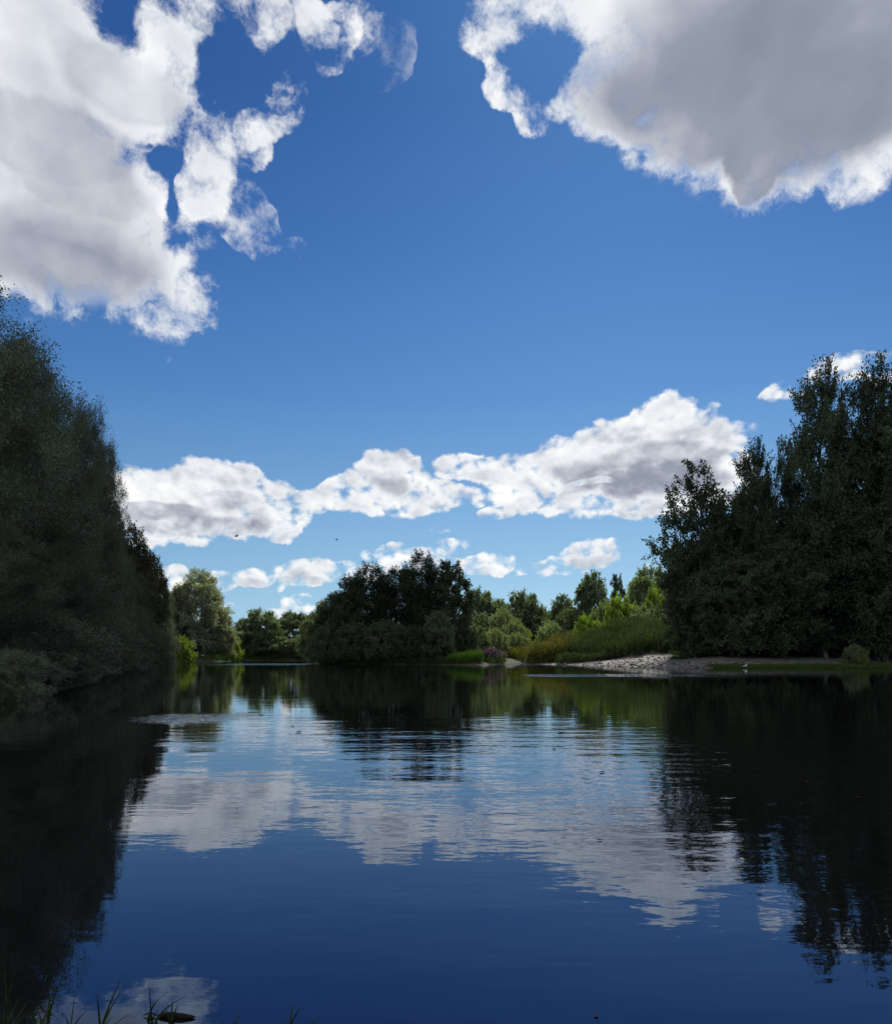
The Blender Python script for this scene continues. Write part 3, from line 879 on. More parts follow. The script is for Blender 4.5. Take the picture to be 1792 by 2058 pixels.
GL, GR, GI = 'tall trees of the left bank wood', 'tall dark trees of the right bank wood', 'dark trees on the wooded point in mid river'
GF, GB = 'trees beyond the head of the river on the left', 'sunlit trees behind the gravel bar'
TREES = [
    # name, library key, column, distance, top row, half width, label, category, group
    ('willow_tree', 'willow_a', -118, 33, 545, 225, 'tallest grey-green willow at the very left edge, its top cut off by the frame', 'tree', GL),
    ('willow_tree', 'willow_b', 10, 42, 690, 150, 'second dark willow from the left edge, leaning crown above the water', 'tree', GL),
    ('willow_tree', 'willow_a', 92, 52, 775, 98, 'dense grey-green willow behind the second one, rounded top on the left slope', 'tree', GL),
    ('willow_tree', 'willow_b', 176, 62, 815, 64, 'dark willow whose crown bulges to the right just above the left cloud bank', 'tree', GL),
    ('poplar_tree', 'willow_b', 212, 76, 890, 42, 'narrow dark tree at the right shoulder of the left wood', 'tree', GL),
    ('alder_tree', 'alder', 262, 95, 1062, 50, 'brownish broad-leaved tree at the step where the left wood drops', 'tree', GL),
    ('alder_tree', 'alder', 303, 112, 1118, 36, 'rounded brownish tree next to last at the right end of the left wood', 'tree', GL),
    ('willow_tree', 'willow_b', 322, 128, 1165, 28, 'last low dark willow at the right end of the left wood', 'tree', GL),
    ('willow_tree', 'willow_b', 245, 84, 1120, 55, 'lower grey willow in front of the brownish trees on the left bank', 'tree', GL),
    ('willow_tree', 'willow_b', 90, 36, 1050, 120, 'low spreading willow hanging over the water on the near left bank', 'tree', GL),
    ('willow_tree', 'willow_a', -40, 27.5, 1050, 150, 'pale-leaved low willow filling the lower left edge of the wood', 'tree', GL),
    ('willow_bush', 'shrub_dark', 200, 52, 1225, 80, 'dark willow bush at the water in the middle of the left bank', 'bush', 'willow bushes along the left waterline'),
    ('willow_bush', 'shrub_dark', 118, 30.5, 1300, 60, 'small dark bush with bare soil below it on the near left bank', 'bush', 'willow bushes along the left waterline'),
    ('willow_bush', 'shrub_dark', 20, 25, 1310, 90, 'low bush at the left edge just above the water', 'bush', 'willow bushes along the left waterline'),
    ('grassy_bush', 'shrub_mid', -6, 21.5, 1372, 34, 'small mossy green tussock at the left edge by the water', 'bush', None),
    ('willow_bush', 'shrub_dark', 150, 33.5, 1335, 46, 'lowest dark bush overhanging the water on the near left bank', 'bush', 'willow bushes along the left waterline'),
    ('willow_bush', 'shrub_dark', 172, 41, 1290, 56, 'low willow bush over the water right of the bare soil', 'bush', 'willow bushes along the left waterline'),
    ('willow_bush', 'shrub_dark', 60, 30, 1230, 150, 'grey willow bush dipping into the water nearest the camera on the left', 'bush', 'willow bushes along the left waterline'),
    ('willow_bush', 'shrub_dark', 255, 72, 1240, 55, 'willow bush at the waterline below the narrow dark tree', 'bush', 'willow bushes along the left waterline'),
    ('willow_bush', 'shrub_dark', 300, 96, 1255, 45, 'willow bush at the waterline below the brownish trees', 'bush', 'willow bushes along the left waterline'),
    ('willow_bush', 'shrub_dark', 328, 122, 1262, 28, 'last willow bush at the far end of the dark left bank', 'bush', 'willow bushes along the left waterline'),
    # pale willow and its neighbours
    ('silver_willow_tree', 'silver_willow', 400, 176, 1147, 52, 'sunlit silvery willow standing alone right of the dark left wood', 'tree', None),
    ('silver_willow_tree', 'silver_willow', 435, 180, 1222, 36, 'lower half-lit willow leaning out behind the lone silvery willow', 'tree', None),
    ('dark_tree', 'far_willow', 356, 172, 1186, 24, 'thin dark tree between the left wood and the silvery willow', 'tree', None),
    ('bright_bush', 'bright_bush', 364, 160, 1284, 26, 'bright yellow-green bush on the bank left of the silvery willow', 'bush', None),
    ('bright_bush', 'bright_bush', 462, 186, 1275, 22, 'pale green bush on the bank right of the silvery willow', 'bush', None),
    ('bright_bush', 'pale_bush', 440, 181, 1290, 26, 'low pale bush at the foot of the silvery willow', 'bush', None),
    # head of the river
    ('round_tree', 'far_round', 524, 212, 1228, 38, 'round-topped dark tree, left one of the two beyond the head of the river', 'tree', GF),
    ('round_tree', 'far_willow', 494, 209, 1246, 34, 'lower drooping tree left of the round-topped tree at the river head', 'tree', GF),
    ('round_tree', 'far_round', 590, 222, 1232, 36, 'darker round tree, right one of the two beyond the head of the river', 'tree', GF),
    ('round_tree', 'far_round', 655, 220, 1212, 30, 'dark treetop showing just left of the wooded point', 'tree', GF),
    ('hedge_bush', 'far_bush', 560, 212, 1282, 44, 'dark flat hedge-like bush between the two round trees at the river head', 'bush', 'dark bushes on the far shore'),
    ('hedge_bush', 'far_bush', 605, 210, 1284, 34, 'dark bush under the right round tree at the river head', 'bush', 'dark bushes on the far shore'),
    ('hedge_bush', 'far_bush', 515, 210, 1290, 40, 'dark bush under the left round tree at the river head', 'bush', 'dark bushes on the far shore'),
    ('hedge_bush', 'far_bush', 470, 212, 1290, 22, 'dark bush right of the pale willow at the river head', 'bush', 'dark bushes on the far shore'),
    ('pale_green_tree', 'far_pale', 628, 192, 1238, 24, 'small light green tree at the left end of the wooded point', 'tree', None),
    # wooded point
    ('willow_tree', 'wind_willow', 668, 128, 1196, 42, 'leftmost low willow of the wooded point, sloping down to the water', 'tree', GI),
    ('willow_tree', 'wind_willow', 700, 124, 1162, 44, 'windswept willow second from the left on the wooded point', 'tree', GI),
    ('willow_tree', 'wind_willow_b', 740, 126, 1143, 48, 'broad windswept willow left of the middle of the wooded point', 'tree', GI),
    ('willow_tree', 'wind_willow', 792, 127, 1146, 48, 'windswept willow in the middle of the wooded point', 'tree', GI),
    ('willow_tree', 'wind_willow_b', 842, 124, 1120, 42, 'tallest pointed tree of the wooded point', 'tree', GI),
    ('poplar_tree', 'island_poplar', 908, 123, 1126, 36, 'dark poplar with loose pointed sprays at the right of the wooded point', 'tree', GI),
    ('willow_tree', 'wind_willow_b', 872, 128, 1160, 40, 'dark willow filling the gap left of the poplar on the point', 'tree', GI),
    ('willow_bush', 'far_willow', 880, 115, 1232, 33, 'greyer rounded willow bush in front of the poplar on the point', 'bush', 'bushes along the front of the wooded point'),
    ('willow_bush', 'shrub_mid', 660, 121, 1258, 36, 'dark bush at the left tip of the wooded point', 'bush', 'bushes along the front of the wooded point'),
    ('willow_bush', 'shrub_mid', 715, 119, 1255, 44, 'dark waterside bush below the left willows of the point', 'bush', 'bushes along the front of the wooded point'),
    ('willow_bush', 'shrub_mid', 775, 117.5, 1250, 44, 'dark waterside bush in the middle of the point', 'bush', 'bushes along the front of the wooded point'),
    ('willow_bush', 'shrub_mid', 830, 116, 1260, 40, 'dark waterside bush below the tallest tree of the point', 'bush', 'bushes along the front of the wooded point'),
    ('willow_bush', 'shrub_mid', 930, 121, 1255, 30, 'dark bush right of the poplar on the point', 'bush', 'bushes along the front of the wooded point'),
    # behind the bar
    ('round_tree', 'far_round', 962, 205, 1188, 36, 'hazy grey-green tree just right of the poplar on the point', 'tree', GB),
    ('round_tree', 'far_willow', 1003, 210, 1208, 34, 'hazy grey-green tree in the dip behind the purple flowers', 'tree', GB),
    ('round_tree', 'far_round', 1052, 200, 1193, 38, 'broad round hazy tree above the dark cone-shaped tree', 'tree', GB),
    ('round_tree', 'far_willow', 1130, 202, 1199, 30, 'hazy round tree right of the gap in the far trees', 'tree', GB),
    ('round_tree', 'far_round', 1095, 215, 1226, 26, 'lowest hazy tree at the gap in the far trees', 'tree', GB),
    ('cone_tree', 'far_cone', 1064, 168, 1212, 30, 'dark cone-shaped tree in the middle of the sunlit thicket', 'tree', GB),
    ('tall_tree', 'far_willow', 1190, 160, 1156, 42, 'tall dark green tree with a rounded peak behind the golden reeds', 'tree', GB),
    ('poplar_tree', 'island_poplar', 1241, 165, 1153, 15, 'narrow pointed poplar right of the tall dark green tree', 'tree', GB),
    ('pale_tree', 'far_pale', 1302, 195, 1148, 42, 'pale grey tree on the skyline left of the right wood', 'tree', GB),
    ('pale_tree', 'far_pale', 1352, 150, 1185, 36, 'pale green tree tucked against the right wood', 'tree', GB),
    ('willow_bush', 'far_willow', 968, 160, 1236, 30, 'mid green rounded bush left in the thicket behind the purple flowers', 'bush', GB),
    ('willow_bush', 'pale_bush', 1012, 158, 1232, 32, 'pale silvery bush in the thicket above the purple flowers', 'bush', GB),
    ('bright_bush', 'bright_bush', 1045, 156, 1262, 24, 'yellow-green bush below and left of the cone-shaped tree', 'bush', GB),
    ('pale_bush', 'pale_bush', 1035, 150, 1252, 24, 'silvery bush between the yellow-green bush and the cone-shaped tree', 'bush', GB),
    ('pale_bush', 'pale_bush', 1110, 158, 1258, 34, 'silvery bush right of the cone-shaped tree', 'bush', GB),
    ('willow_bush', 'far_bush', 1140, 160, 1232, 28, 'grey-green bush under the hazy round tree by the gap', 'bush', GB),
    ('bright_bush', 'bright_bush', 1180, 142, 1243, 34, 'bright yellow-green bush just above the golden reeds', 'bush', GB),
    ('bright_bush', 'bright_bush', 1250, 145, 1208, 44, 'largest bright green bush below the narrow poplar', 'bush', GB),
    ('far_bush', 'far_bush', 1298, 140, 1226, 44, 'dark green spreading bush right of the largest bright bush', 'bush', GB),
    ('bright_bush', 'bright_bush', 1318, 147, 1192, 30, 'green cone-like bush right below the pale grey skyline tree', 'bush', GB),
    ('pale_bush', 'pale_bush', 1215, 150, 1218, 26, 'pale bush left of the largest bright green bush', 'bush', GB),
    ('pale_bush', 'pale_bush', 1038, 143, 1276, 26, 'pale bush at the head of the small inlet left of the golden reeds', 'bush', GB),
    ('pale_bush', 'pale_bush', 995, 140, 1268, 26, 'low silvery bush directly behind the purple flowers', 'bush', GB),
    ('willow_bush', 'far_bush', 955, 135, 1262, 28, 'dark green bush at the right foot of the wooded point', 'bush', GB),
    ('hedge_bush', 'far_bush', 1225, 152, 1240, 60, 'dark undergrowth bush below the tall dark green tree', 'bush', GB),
    ('hedge_bush', 'far_bush', 1080, 175, 1252, 60, 'mid green undergrowth bush behind the cone-shaped tree', 'bush', GB),
    # right wood
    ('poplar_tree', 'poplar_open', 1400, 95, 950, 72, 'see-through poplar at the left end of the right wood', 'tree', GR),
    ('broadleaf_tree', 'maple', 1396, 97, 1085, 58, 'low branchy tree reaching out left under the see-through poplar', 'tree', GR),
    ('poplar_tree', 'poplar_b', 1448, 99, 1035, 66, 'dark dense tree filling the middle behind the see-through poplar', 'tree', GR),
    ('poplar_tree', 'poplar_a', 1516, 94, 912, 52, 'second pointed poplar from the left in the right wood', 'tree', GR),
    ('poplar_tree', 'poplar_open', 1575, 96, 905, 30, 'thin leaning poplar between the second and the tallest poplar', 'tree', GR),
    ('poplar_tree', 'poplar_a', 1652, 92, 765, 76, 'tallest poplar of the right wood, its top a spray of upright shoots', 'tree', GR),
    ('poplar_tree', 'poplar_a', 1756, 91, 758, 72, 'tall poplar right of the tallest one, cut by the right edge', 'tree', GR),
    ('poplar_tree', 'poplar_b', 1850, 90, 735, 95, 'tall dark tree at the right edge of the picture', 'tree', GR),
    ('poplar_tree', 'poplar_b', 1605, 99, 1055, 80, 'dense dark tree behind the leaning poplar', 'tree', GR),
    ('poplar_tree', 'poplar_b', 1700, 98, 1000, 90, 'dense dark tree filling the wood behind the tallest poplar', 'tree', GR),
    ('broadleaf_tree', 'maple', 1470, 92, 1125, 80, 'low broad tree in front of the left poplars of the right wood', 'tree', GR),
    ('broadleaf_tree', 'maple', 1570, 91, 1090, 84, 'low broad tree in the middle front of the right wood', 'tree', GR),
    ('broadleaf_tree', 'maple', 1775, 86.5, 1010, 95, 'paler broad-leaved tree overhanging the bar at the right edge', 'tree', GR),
    ('broadleaf_tree', 'maple', 1672, 92, 1040, 76, 'dark broad tree above the leaning trunk in the right wood', 'tree', GR),
    ('dark_bush', 'shrub_mid', 1412, 96, 1215, 40, 'dark bush at the left foot of the right wood beside the path', 'bush', 'dark bushes along the top of the gravel bar'),
    ('dark_bush', 'shrub_mid', 1450, 96, 1205, 60, 'dark bush below the second poplar at the top of the bar', 'bush', 'dark bushes along the top of the gravel bar'),
    ('dark_bush', 'shrub_mid', 1520, 96, 1200, 64, 'dark bush in the middle of the top edge of the bar', 'bush', 'dark bushes along the top of the gravel bar'),
    ('dark_bush', 'shrub_mid', 1585, 96, 1205, 56, 'dark bush left of the leaning trunk', 'bush', 'dark bushes along the top of the gravel bar'),
    ('dark_bush', 'shrub_mid', 1690, 96, 1215, 60, 'dark bush in the black shade behind the leaning trunk', 'bush', 'dark bushes along the top of the gravel bar'),
    ('dark_bush', 'shrub_mid', 1770, 96, 1215, 66, 'dark bush under the overhanging tree at the right edge', 'bush', 'dark bushes along the top of the gravel bar'),
    ('shore_bush', 'pale_bush', 1718, 81.5, 1300, 22, 'small dusty-leaved bush standing alone on the gravel bar', 'bush', None),
    ('shore_bush', 'bright_bush', 1732, 80.5, 1318, 9, 'tiny green tuft of a bush at the right of the dusty-leaved one', 'bush', None),
]
BACK = [
    ('willow_a', -90, 48, 680, 130), ('willow_b', 40, 60, 850, 110), ('willow_a', 130, 76, 880, 84), ('alder', 200, 98, 1000, 55), ('alder', 255, 118, 1110, 50),
    ('willow_b', -190, 42, 560, 180), ('willow_a', 0, 80, 880, 90), ('willow_b', 290, 136, 1150, 36), ('willow_b', -10, 38, 1060, 130), ('willow_a', 150, 64, 1080, 80), ('willow_b', 205, 80, 1090, 60),
    ('maple', 1450, 104, 1120, 90), ('maple', 1560, 105, 1060, 90), ('maple', 1660, 106, 1000, 90), ('maple', 1760, 104, 1010, 100), ('maple', 1860, 100, 1000, 100),
    ('poplar_b', 1780, 104, 940, 80), ('poplar_b', 1500, 108, 1000, 80), ('shrub_mid', 1640, 101, 1190, 70), ('shrub_mid', 1740, 101, 1180, 70), ('shrub_mid', 1480, 101, 1190, 70), ('shrub_mid', 1560, 100, 1190, 70), ('shrub_mid', 1830, 98, 1190, 70),
]

if True:
    for a in TREES:
        plant(*a)
    for i, (key, u, y, vt, hw) in enumerate(BACK):
        left = u < 800
        plant('dark_tree', key, u, y, vt, hw,
              'dark tree in the shade inside the left bank wood' if left else 'dark tree in the shade inside the right bank wood',
              'tree', 'inner trees of the left wood' if left else 'inner trees of the right wood')


# ------------------------------------------------------------------ weeds, reeds and grass too many to count
def sward(name, n, region, h, leaf, mat, per, label, seed, spread=.12, tilt=.22, tops=None, z_off=0.0):
    """stems with narrow leaves over a region function(rng, n) -> x, y"""
    rng = np.random.default_rng(seed)
    x, y = region(rng, n)
    z = np.maximum(ground_z(x, y), 0) + z_off
    nn = len(x)
    hh = h * rng.uniform(.55, 1.2, nn) * (.65 + .7 * vnoise(x, y, 1.5, 2))
    lean = rng.normal(size=(nn, 2)) * .12
    s = rng.uniform(.02, 1, (nn, per))
    pos = np.stack([x[:, None] + lean[:, :1] * s * hh[:, None] + rng.normal(size=s.shape) * spread,
                    y[:, None] + lean[:, 1:] * s * hh[:, None] + rng.normal(size=s.shape) * spread,
                    z[:, None] + s * hh[:, None]], -1)
    d = rng.normal(size=pos.shape) * tilt
    d[..., 2] = 1
    d /= np.linalg.norm(d, axis=-1, keepdims=True)
    tone = rng.uniform(0, 1, s.shape) * .5 + vnoise(x, y, 1.6, 6)[:, None] * .5
    co, f, tn = leaves(rng, pos.reshape(-1, 3), d.reshape(-1, 3), leaf[0], leaf[1], tone.ravel())
    o = obj(name, mesh_from(name, co, f, MAT[mat], attr=tn))
    tag(o, label, kind='stuff')
    if tops:
        tmat, tlen, tw_, tname, tlabel = tops
        k = 3
        p2 = np.stack([x + lean[:, 0] * hh, y + lean[:, 1] * hh, z + hh], -1)[:, None, :] + rng.normal(size=(nn, k, 3)) * np.array([.07, .07, .16])
        d2 = rng.normal(size=p2.shape) * .35
        d2[..., 2] = 1
        d2 /= np.linalg.norm(d2, axis=-1, keepdims=True)
        co, f, tn = leaves(rng, p2.reshape(-1, 3), d2.reshape(-1, 3), tlen, tw_, rng.uniform(0, 1, nn * k))
        tag(obj(tname, mesh_from(tname, co, f, MAT[tmat], attr=tn)), tlabel, kind='stuff')


def ellipse(cx, cy, rx, ry, ang=0.0):
    def fn(rng, n):
        r, t = np.sqrt(rng.uniform(0, 1, n)), rng.uniform(0, 2 * math.pi, n)
        a, b = rx * r * np.cos(t), ry * r * np.sin(t)
        c, s = math.cos(ang), math.sin(ang)
        x, y = cx + a * c - b * s, cy + a * s + b * c
        k = signed_dist(x, y) > .15
        k &= ~(((x - 29.5) / 2.4) ** 2 + ((y - 103) / 7.4) ** 2 < 1)
        return x[k], y[k]
    return fn


def band(x0, x1, yc, hw, wob=1.0, thr=.0):
    def fn(rng, n):
        x = rng.uniform(x0, x1, n)
        y = yc + rng.uniform(-hw, hw, n) + (vnoise(x, x * 0, 3.0, 4) - .5) * wob
        k = (signed_dist(x, y) > -.1) & (vnoise(x, y, 1.5, 12) > thr)
        return x[k], y[k]
    return fn


def shore_grass(pts, width, back=0.0):
    """a strip along a piece of the shore"""
    P = np.array(pts, float)
    seg = np.linalg.norm(np.diff(P, axis=0), axis=1)
    cum = np.concatenate([[0], np.cumsum(seg)])

    def fn(rng, n):
        t = rng.uniform(0, cum[-1], n)
        x = np.interp(t, cum, P[:, 0]) + rng.uniform(-width, width, n)
        y = np.interp(t, cum, P[:, 1]) + rng.uniform(-width, width, n) + back
        k = signed_dist(x, y) > 0
        return x[k], y[k]
    return fn


if True:
    sward('tall_weeds', 7500, ellipse(31.5, 118, 13.0, 9.0, .12), 2.5, (.75, .085), 'weed', 9, 'mass of tall dark green weeds on the mound behind the gravel', 61)
    sward('golden_reeds', 3200, ellipse(16.0, 120, 6.4, 4.5, .25), 2.3, (.55, .09), 'reed', 9, 'golden green reeds left of the tall dark weeds', 62,
          tops=('russet', .22, .10, 'russet_seed_heads', 'reddish brown seed heads above the golden reeds'))
    sward('low_weeds', 1500, ellipse(21.5, 111.5, 6.0, 2.4, .35), 1.1, (.34, .09), 'weed', 10, 'low green weeds along the upper edge of the gravel', 63)
    sward('bright_shore_grass', 1500, ellipse(2.4, 107.3, 2.9, 2.3, -.2), 1.2, (.45, .06), 'grass', 7, 'bright green grass at the right foot of the wooded point', 64)
    sward('path_grass', 1300, ellipse(32.5, 103.5, 2.0, 4.0, 0), .35, (.25, .06), 'grass', 6, 'bright grass patch beside the sandy path', 65)
    sward('bar_grass', 9000, band(28, 62, 79.9, 1.5, .8, .12), .14, (.20, .06), 'grass', 3, 'thin strip of green grass between the gravel and the water', 66)
    sward('left_bank_grass', 5000, shore_grass([(-15.2, 28), (-18.5, 40), (-24, 54), (-29.5, 68), (-36, 86), (-43.5, 104), (-52, 128)], 1.5, .2), .5,
          (.35, .05), 'dark_grass', 5, 'dark grass fringing the foot of the left bank', 67)
    sward('far_shore_grass', 3500, shore_grass([(-52, 171), (-50, 177), (-56, 184), (-60, 200), (-48, 207), (-36, 205), (-29, 195), (-28, 165)], 2.2), 1.1,
          (.6, .12), 'grass', 5, 'light green grass at the far left shore', 68)
    sward('point_shore_grass', 3500, shore_grass([(-20.5, 123), (-16, 118), (-9, 115), (-2.5, 112), (.5, 108)], 1.4, .4), .5, (.38, .07), 'dark_grass', 5,
          'dark grass along the waterline of the wooded point', 69)
    sward('wood_edge_grass', 5000, shore_grass([(29, 95), (34, 94.5), (46, 94), (60, 93)], 1.2), .35, (.3, .06), 'dark_grass', 5,
          'dark undergrowth where the right wood meets the gravel', 70)

    sward('bank_weeds', 700, ellipse(7.2, 112, 1.8, 4.0, 0), .6, (.3, .06), 'weed', 8, 'low weeds around the foot of the purple flowers', 74)
    sward('pale_inlet_grass', 1500, ellipse(10.5, 119.5, 3.0, 3.6, 0), 1.2, (.45, .07), 'reed', 8, 'pale grass between the purple flowers and the golden reeds', 72)
    sward('inlet_end_reeds', 1300, ellipse(17, 139, 6, 4, 0), 1.7, (.5, .09), 'reed', 9, 'pale reeds closing the end of the small inlet', 73)
    # stones of the bar
    rng = np.random.default_rng(71)
    n = 9000
    x = rng.uniform(11, 66, n)
    y = rng.uniform(78, 118, n)
    d = signed_dist(x, y)
    k = (d > -.4) & (d < 11.5) & ((np.abs(y - 80.2) > 1.7) | (x < 28)) & (rng.uniform(0, 1, n) < np.exp(-np.clip(d, 0, 20) / 9))
    x, y = x[k], y[k]
    z = ground_z(x, y)
    oct_v = np.array([(1, 0, 0), (-1, 0, 0), (0, 1, 0), (0, -1, 0), (0, 0, 1), (0, 0, -1), (.7, .7, .5), (-.7, .6, .5), (.6, -.7, .5), (-.6, -.7, .5)], float)
    faces = np.array([(4, 6, 0), (4, 2, 6), (4, 7, 2), (4, 1, 7), (4, 9, 1), (4, 3, 9), (4, 8, 3), (4, 0, 8), (6, 2, 0), (7, 1, 2), (9, 3, 1), (8, 0, 3), (5, 0, 2), (5, 2, 1), (5, 1, 3), (5, 3, 0)])
    nn = len(x)
    sz = rng.lognormal(-2.3, .45, nn)
    th = rng.uniform(0, 6.28, nn)
    v = oct_v[None] * np.stack([sz, sz * rng.uniform(.6, 1, nn), sz * rng.uniform(.35, .6, nn)], -1)[:, None, :] * rng.uniform(.85, 1.15, (nn, 10, 1))
    vx = v[..., 0] * np.cos(th)[:, None] - v[..., 1] * np.sin(th)[:, None]
    vy = v[..., 0] * np.sin(th)[:, None] + v[..., 1] * np.cos(th)[:, None]
    co = np.stack([vx + x[:, None], vy + y[:, None], v[..., 2] + z[:, None] + sz[:, None] * .2], -1).reshape(-1, 3)
    f = (faces[None] + np.arange(nn)[:, None, None] * 10).reshape(-1, 3)
    sm, g = new_mat('river_stone')
    at = g.n('ShaderNodeAttribute', attribute_name='tone')
    p = g.n('ShaderNodeBsdfPrincipled')
    g.put(p.inputs['Base Color'], g.ramp(at.outputs['Fac'], [(0, (.045, .043, .04)), (.5, (.09, .086, .082)), (.85, (.14, .132, .125)), (1, (.26, .25, .24))]))
    p.inputs['Roughness'].default_value = .8
    out = g.n('ShaderNodeOutputMaterial')
    g.t.links.new(p.outputs[0], out.inputs['Surface'])
    tag(obj('gravel_stones', mesh_from('gravel_stones', co, f, sm, attr=np.repeat(rng.uniform(0, 1, nn), 16))), 'loose pale stones scattered over the gravel bar', kind='stuff')


# ------------------------------------------------------------------ purple flowering plants
def flowering(u, y, h, seed, label):
    rng = np.random.default_rng(seed)
    X = wx(u, y)
    zb = max(float(ground_z(np.array([X]), np.array([y]))[0]), 0)
    o = empty('purple_flower_plant', (X, y, zb))
    tag(o, label, 'flower', 'purple flowers by the water')
    n = 60
    b = np.stack([rng.normal(size=n) * .45, rng.normal(size=n) * .45, np.zeros(n)], -1)
    tip = b * 1.5 + np.array([0, 0, h]) * rng.uniform(.7, 1.05, (n, 1))
    s = rng.uniform(0, .75, (n, 16, 1))
    pos = b[:, None] + (tip - b)[:, None] * s
    d = rng.normal(size=pos.shape) * .7 + np.array([0, 0, .7])
    d /= np.linalg.norm(d, axis=-1, keepdims=True)
    co, f, tn = leaves(rng, pos.reshape(-1, 3), d.reshape(-1, 3), .22, .06, rng.uniform(0, 1, n * 16))
    obj('leaves', mesh_from('leaves', co, f, MAT['weed'], attr=tn), o)
    s = rng.uniform(.62, 1.0, (n, 20, 1))
    pos = b[:, None] + (tip - b)[:, None] * s + rng.normal(size=(n, 20, 3)) * .03
    d = rng.normal(size=pos.shape)
    d /= np.linalg.norm(d, axis=-1, keepdims=True)
    co, f, tn = leaves(rng, pos.reshape(-1, 3), d.reshape(-1, 3), .13, .10, rng.uniform(0, 1, n * 20))
    obj('flower_spikes', mesh_from('flower_spikes', co, f, MAT['purple'], attr=tn), o)


if True:
    flowering(968, 110, 1.5, 81, 'leftmost and lowest of the four purple flowering plants by the inlet')
    flowering(981, 112, 2.1, 82, 'tall purple flowering plant, second from the left by the inlet')
    flowering(993, 113, 2.1, 83, 'tall purple flowering plant, third from the left by the inlet')
    flowering(1004, 115, 1.8, 84, 'rightmost purple flowering plant, next to the golden reeds')


# ------------------------------------------------------------------ small things
def leaning_trunk():
    y = 90.0
    base = (wx(1662, y), y, float(ground_z(np.array([wx(1662, y)]), np.array([y]))[0]) - .2)
    o = empty('leaning_trunk', base)
    tag(o, 'pale bare trunk leaning to the left in the shade of the right wood', 'tree')
    def P(u, v, dy=0):
        return np.array([wx(u, y + dy) - base[0], dy, wz(v, y + dy) - base[2]])
    T = Tubes()
    pts = [np.array([0, 0, 0]), P(1652, 1296), P(1642, 1272, .2), P(1630, 1250, .5), P(1620, 1225, .9), P(1606, 1190, 1.2)]
    T.add(pts, [.26, .21, .18, .15, .12, .06], 8)
    obj('trunk', T.mesh('trunk', MAT['pale_bark']), o)
    B = Tubes()
    B.add([P(1630, 1250, .5), P(1640, 1225, .2), P(1646, 1200, .0)], [.08, .05, .02], 5)
    B.add([P(1642, 1272, .2), P(1620, 1256, -.3), P(1600, 1248, -.6)], [.07, .045, .015], 5)
    obj('branch', B.mesh('branch', MAT['pale_bark']), o)


def pale_post():
    import bmesh
    y = 92.0
    X = wx(1672, y)
    zb = float(ground_z(np.array([X]), np.array([y]))[0]) - .15
    bm = bmesh.new()
    bmesh.ops.create_cone(bm, cap_ends=True, segments=10, radius1=.17, radius2=.14, depth=wz(1281, y) - zb)
    bmesh.ops.translate(bm, verts=bm.verts, vec=(0, 0, (wz(1281, y) - zb) / 2))
    top = [e for e in bm.edges if all(v.co.z > .5 for v in e.verts)]
    bmesh.ops.bevel(bm, geom=top, offset=.04, segments=2, affect='EDGES')
    me = bpy.data.meshes.new('post')
    bm.to_mesh(me)
    bm.free()
    me.materials.append(MAT['post'])
    o = obj('post', me, loc=(X, y, zb))
    tag(o, 'small pale upright stump right of the leaning trunk', 'stump')


def body_mesh(name, rings, mat, sides=10):
    """closed body from rings (x, y, z, radius)"""
    pts = np.array([r[:3] for r in rings], float)
    v, f = tube(pts, [r[3] for r in rings], sides)
    return mesh_from(name, v, f, MAT[mat], smooth=True)


def water_bird():
    y = 79.2
    X = wx(1496, y)
    o = empty('white_bird', (X, y, max(0.0, float(ground_z(np.array([X]), np.array([y]))[0]))), R(20), (1.3, 1.3, 1.3))
    tag(o, 'tiny white bird at the edge of the grass strip below the right wood', 'bird')
    obj('body', body_mesh('body', [(-.24, 0, .13, .004), (-.20, 0, .14, .03), (-.08, 0, .13, .085), (.04, 0, .14, .10), (.13, 0, .18, .07), (.17, 0, .24, .04),
                                   (.19, 0, .30, .042), (.22, 0, .315, .036), (.25, 0, .31, .012), (.30, 0, .30, .003)], 'white_bird'), o)
    wv = np.array([(.06, .09, .18), (-.28, .05, .17), (-.10, .11, .10), (.06, -.09, .18), (-.28, -.05, .17), (-.10, -.11, .10)])
    obj('wing', mesh_from('wing', wv[:3], [(0, 1, 2)], MAT['bird']), o)
    obj('wing', mesh_from('wing', wv[3:], [(0, 1, 2)], MAT['bird']), o)
    T = Tubes()
    T.add([(0, .03, .08), (0, .03, -.03)], [.008, .008], 5)
    T.add([(0, -.03, .08), (0, -.03, -.03)], [.008, .008], 5)
    obj('legs', T.mesh('legs', MAT['bird']), o)


def flying_bird(u, v, y, rz, flap, label):
    o = empty('flying_bird', (wx(u, y), y, wz(v, y)), rz)
    tag(o, label, 'bird', 'small birds flying below the clouds')
    obj('body', body_mesh('body', [(-.17, 0, 0, .03), (-.10, 0, .0, .025), (-.04, 0, 0, .045), (.05, 0, .01, .045), (.10, 0, .02, .032), (.135, 0, .02, .02), (.165, 0, .015, .003)], 'bird'), o)
    for s in (1, -1):
        a = np.array([(.07, .03 * s, .01), (-.05, .03 * s, .01), (.09, .16 * s, .10 * flap), (-.04, .17 * s, .09 * flap), (-.06, .34 * s, .13 * flap), (-.02, .33 * s, .135 * flap)])
        obj('wing', mesh_from('wing', a, [(0, 1, 3, 2), (2, 3, 4, 5)], MAT['bird']), o)


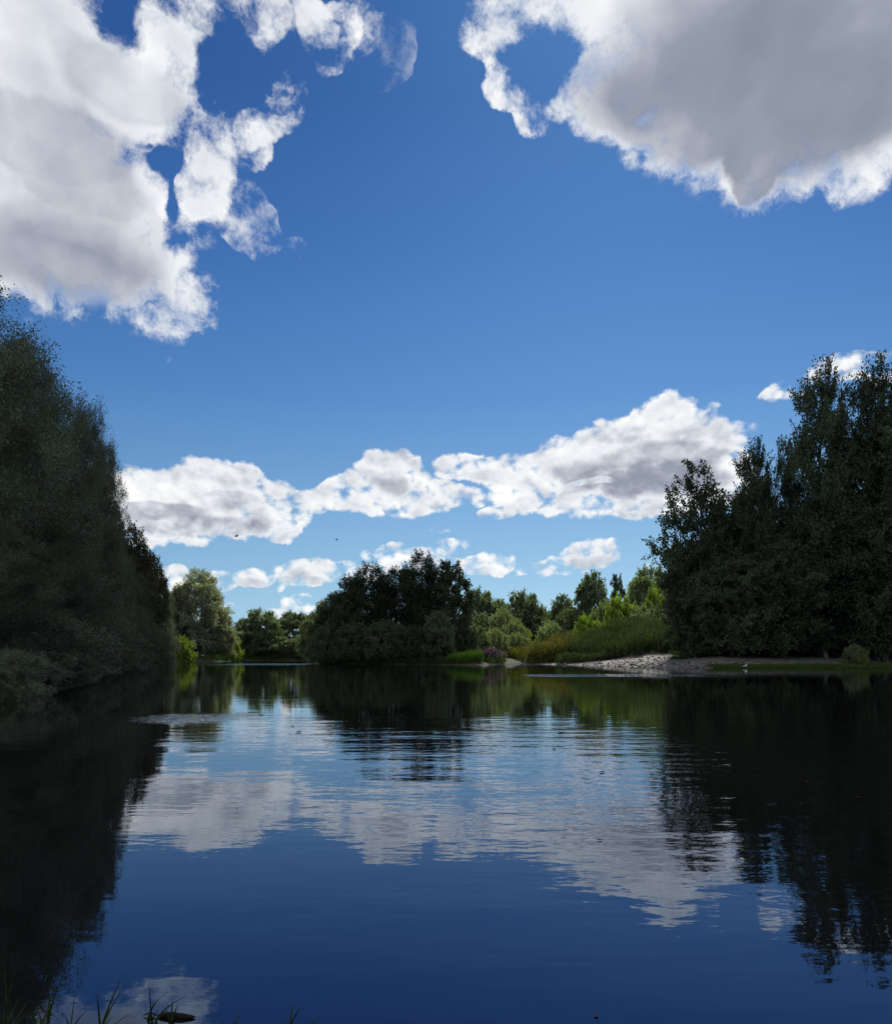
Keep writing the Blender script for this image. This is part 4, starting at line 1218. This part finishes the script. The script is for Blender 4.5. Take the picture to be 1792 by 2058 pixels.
def floating_leaf(u, v, size, rz, seed, label):
    y = CAM_H * F / (v - CV)
    rng = np.random.default_rng(seed)
    t = np.linspace(0, 1, 7)
    w = np.sin(t ** .8 * math.pi) * .36
    w[0] = w[-1] = .01
    curl = .25 * (t - .5) ** 2
    mid = np.stack([t - .5, 0 * t, curl + .01], -1)
    L = mid + np.stack([0 * t, w, .22 * w + rng.uniform(0, .05, 7)], -1)
    Rr = mid - np.stack([0 * t, w, -.22 * w - rng.uniform(0, .05, 7)], -1)
    co = np.concatenate([mid, L, Rr]) * size
    i = np.arange(6)
    f = np.concatenate([np.stack([i, i + 1, i + 8, i + 7], -1), np.stack([i + 1, i, i + 14, i + 15], -1)])
    o = obj('floating_leaf', mesh_from('floating_leaf', co, f, MAT['dead_leaf']), loc=(wx(u, y), y, .004))
    o.rotation_euler = (0, 0, rz)
    tag(o, label, 'leaf', 'dead leaves floating on the river')


def driftwood():
    y = CAM_H * F / (2046 - CV)
    o = empty('driftwood', (wx(356, y), y, 0.0), R(-4))
    tag(o, 'dark half-sunken piece of wood among the grass blades at the bottom left', 'driftwood')
    obj('log', body_mesh('log', [(-.075, 0, .004, .002), (-.06, .002, .006, .009), (-.02, 0, .007, .012), (.02, -.002, .006, .011), (.05, 0, .005, .007), (.068, .0, .005, .002)], 'wood'), o)
    obj('twig', body_mesh('twig', [(-.075, 0, .004, .002), (-.10, .004, .014, .003), (-.125, .0, .004, .002)], 'wood', 6), o)


BLADES = [  # clumps of waterside grass: base column/row, then blades as (tip column, tip row, bend)
    ('clump of thin grass blades at the very bottom left corner', (6, 2075), [(36, 1938, .12), (6, 1918, -.05), (-6, 1950, .1), (40, 2003, .03), (22, 1990, -.06), (56, 2015, .10), (30, 1972, .2), (66, 2030, .2), (-20, 1990, .1)]),
    ('sprig of three crossing blades between the corner clump and the single blades', (84, 2072), [(129, 1958, .10), (103, 1962, -.02), (77, 2023, -.05), (112, 2006, .2), (62, 2030, .1)]),
    ('pair of thin upright blades left of the forked grass', (146, 2072), [(153, 1986, .03), (176, 2030, .14), (128, 2036, -.1)]),
    ('forked grass with two long blades leaning right', (196, 2072), [(246, 1962, .05), (255, 1976, .09), (194, 1995, -.02), (228, 2043, .1), (272, 2033, .12)]),
    ('grass with one straight blade and bent ones behind the driftwood', (300, 2056), [(299, 1972, .0), (381, 2001, .30), (334, 1998, .35), (312, 2010, .1), (318, 2030, .2)]),
    ('short dark grass growing out of the driftwood', (341, 2052), [(346, 2007, .03), (358, 2019, .10), (333, 2028, -.1), (372, 2036, .2)]),
    ('single short leaning blade in the bottom middle', (462, 2076), [(482, 2035, .05), (470, 2052, -.05)]),
    ('three short blades right of the single leaning blade', (578, 2080), [(589, 2017, .03), (605, 2023, .07), (648, 2043, .14), (565, 2050, -.05)]),
]


def grass_clump(label, base, blades, seed):
    rng = np.random.default_rng(seed)
    y = CAM_H * F / (base[1] - CV)
    X = wx(base[0], y)
    o = empty('grass_clump', (X, y, 0.0))
    tag(o, label, 'grass', 'grass clumps in the water at the near bank')
    for (u, v, bend) in blades:
        dy = rng.uniform(-.05, .08)
        tip = np.array([wx(u, y + dy) - X, dy, wz(v, y + dy)])
        b = np.array([rng.uniform(-.012, .012), rng.uniform(-.012, .012), -.03])
        t = np.linspace(0, 1, 9)[:, None]
        ln = np.linalg.norm(tip - b)
        c = (b + tip) / 2 + np.array([-bend * ln * .8, 0, bend * ln * .5])
        p = b * (1 - t) ** 2 + 2 * c * t * (1 - t) + tip * t ** 2
        w = (.0042 * (1 - t[:, 0] ** 2.2) + .0003) * rng.uniform(.8, 1.25)
        th = rng.uniform(-.6, .6)
        side = np.array([math.cos(th), math.sin(th), 0])
        fold = np.array([-math.sin(th), math.cos(th), 0]) * .4
        co = np.concatenate([p, p + (side + fold) * w[:, None], p - (side - fold) * w[:, None]])
        i = np.arange(8)
        f = np.concatenate([np.stack([i, i + 1, i + 10, i + 9], -1), np.stack([i + 1, i, i + 18, i + 19], -1)])
        obj('blade', mesh_from('blade', co, f, MAT['water_grass'], attr=np.full(16, rng.uniform(0, 1)), smooth=True), o)


if True:
    leaning_trunk()
    pale_post()
    water_bird()
    flying_bird(475, 1078, 62, R(35), 1.0, 'small dark bird flying below the left end of the low clouds')
    flying_bird(676, 1084, 80, R(-20), -.6, 'tiny dark bird in the blue gap above the wooded point')
    floating_leaf(525, 1438, .13, .4, 1, 'farthest dead leaf, floating below the reflection of the round trees')
    floating_leaf(588, 1460, .10, 1.4, 2, 'reddish dead leaf, upper one of the close pair on the bright water')
    floating_leaf(600, 1472, .12, -.5, 3, 'reddish dead leaf, lower one of the close pair on the bright water')
    floating_leaf(1127, 1473, .11, .2, 4, 'dark dead leaf on the bright water right of the reflected point')
    floating_leaf(1113, 1506, .08, 1.0, 5, 'small dead leaf just below the dark one on the bright water')
    floating_leaf(1210, 1553, .075, -.9, 6, 'dead leaf floating below the reflected gap of the far trees')
    floating_leaf(1725, 1604, .05, .6, 7, 'light dead leaf on the black reflection at the right')
    floating_leaf(1620, 1573, .05, 2.0, 8, 'small light leaf on the black reflection left of the other one')
    floating_leaf(1205, 1690, .045, .1, 9, 'light leaf on the grey cloud reflection')
    floating_leaf(1198, 2043, .022, .8, 10, 'dead leaf nearest the camera, at the bottom right of the middle')
    driftwood()
    for k, (lab, b, bl) in enumerate(BLADES):
        grass_clump(lab, b, bl, 90 + k)


# ------------------------------------------------------------------ unseen cloud mesh added above the view to shade the near river and woods
def shade_cloud():
    """an added cloud shape out of view, 900 m up in front of the sun: its lobes are laid out to shade the near reach of the river and both woods"""
    import bmesh
    from mathutils import Vector, noise as mn
    H = 900.0
    e, a = R(SUN_EL), R(SUN_AZ)
    off = Vector((math.sin(a) / math.tan(e) * H, math.cos(a) / math.tan(e) * H, H))
    bm = bmesh.new()
    for gx, gy, r in ((-30, 5, 48), (-40, 45, 42), (5, 15, 46), (48, 35, 46), (52, 72, 32), (-48, 80, 30), (-14, 104, 17), (75, 20, 40)):
        c = Vector((gx, gy, 0)) + off
        res = bmesh.ops.create_icosphere(bm, subdivisions=4, radius=1.0)
        for v in res['verts']:
            n = v.co.copy()
            k = 1 + .16 * mn.fractal(n * 1.7 + c * .01, 1.0, 2.0, 4)
            # a flat base and a heaped top
            v.co = c + Vector((n.x * r * k, n.y * r * k, max(n.z, -.35) * r * .5 * k))
    me = bpy.data.meshes.new('cloud')
    bm.to_mesh(me)
    bm.free()
    me.polygons.foreach_set('use_smooth', np.ones(len(me.polygons), dtype=bool))
    m, g = new_mat('shade_cloud_white')
    d = g.n('ShaderNodeBsdfDiffuse')
    d.inputs[0].default_value = (.93, .93, .93, 1)
    t = g.n('ShaderNodeBsdfTranslucent')
    t.inputs[0].default_value = (.93, .93, .93, 1)
    mx = g.n('ShaderNodeMixShader')
    mx.inputs[0].default_value = .5
    g.t.links.new(d.outputs[0], mx.inputs[1])
    g.t.links.new(t.outputs[0], mx.inputs[2])
    out = g.n('ShaderNodeOutputMaterial')
    g.t.links.new(mx.outputs[0], out.inputs['Surface'])
    me.materials.append(m)
    tag(obj('cloud', me), 'unseen white cloud shape added above the view to shade the near river and woods', kind='structure')


shade_cloud()
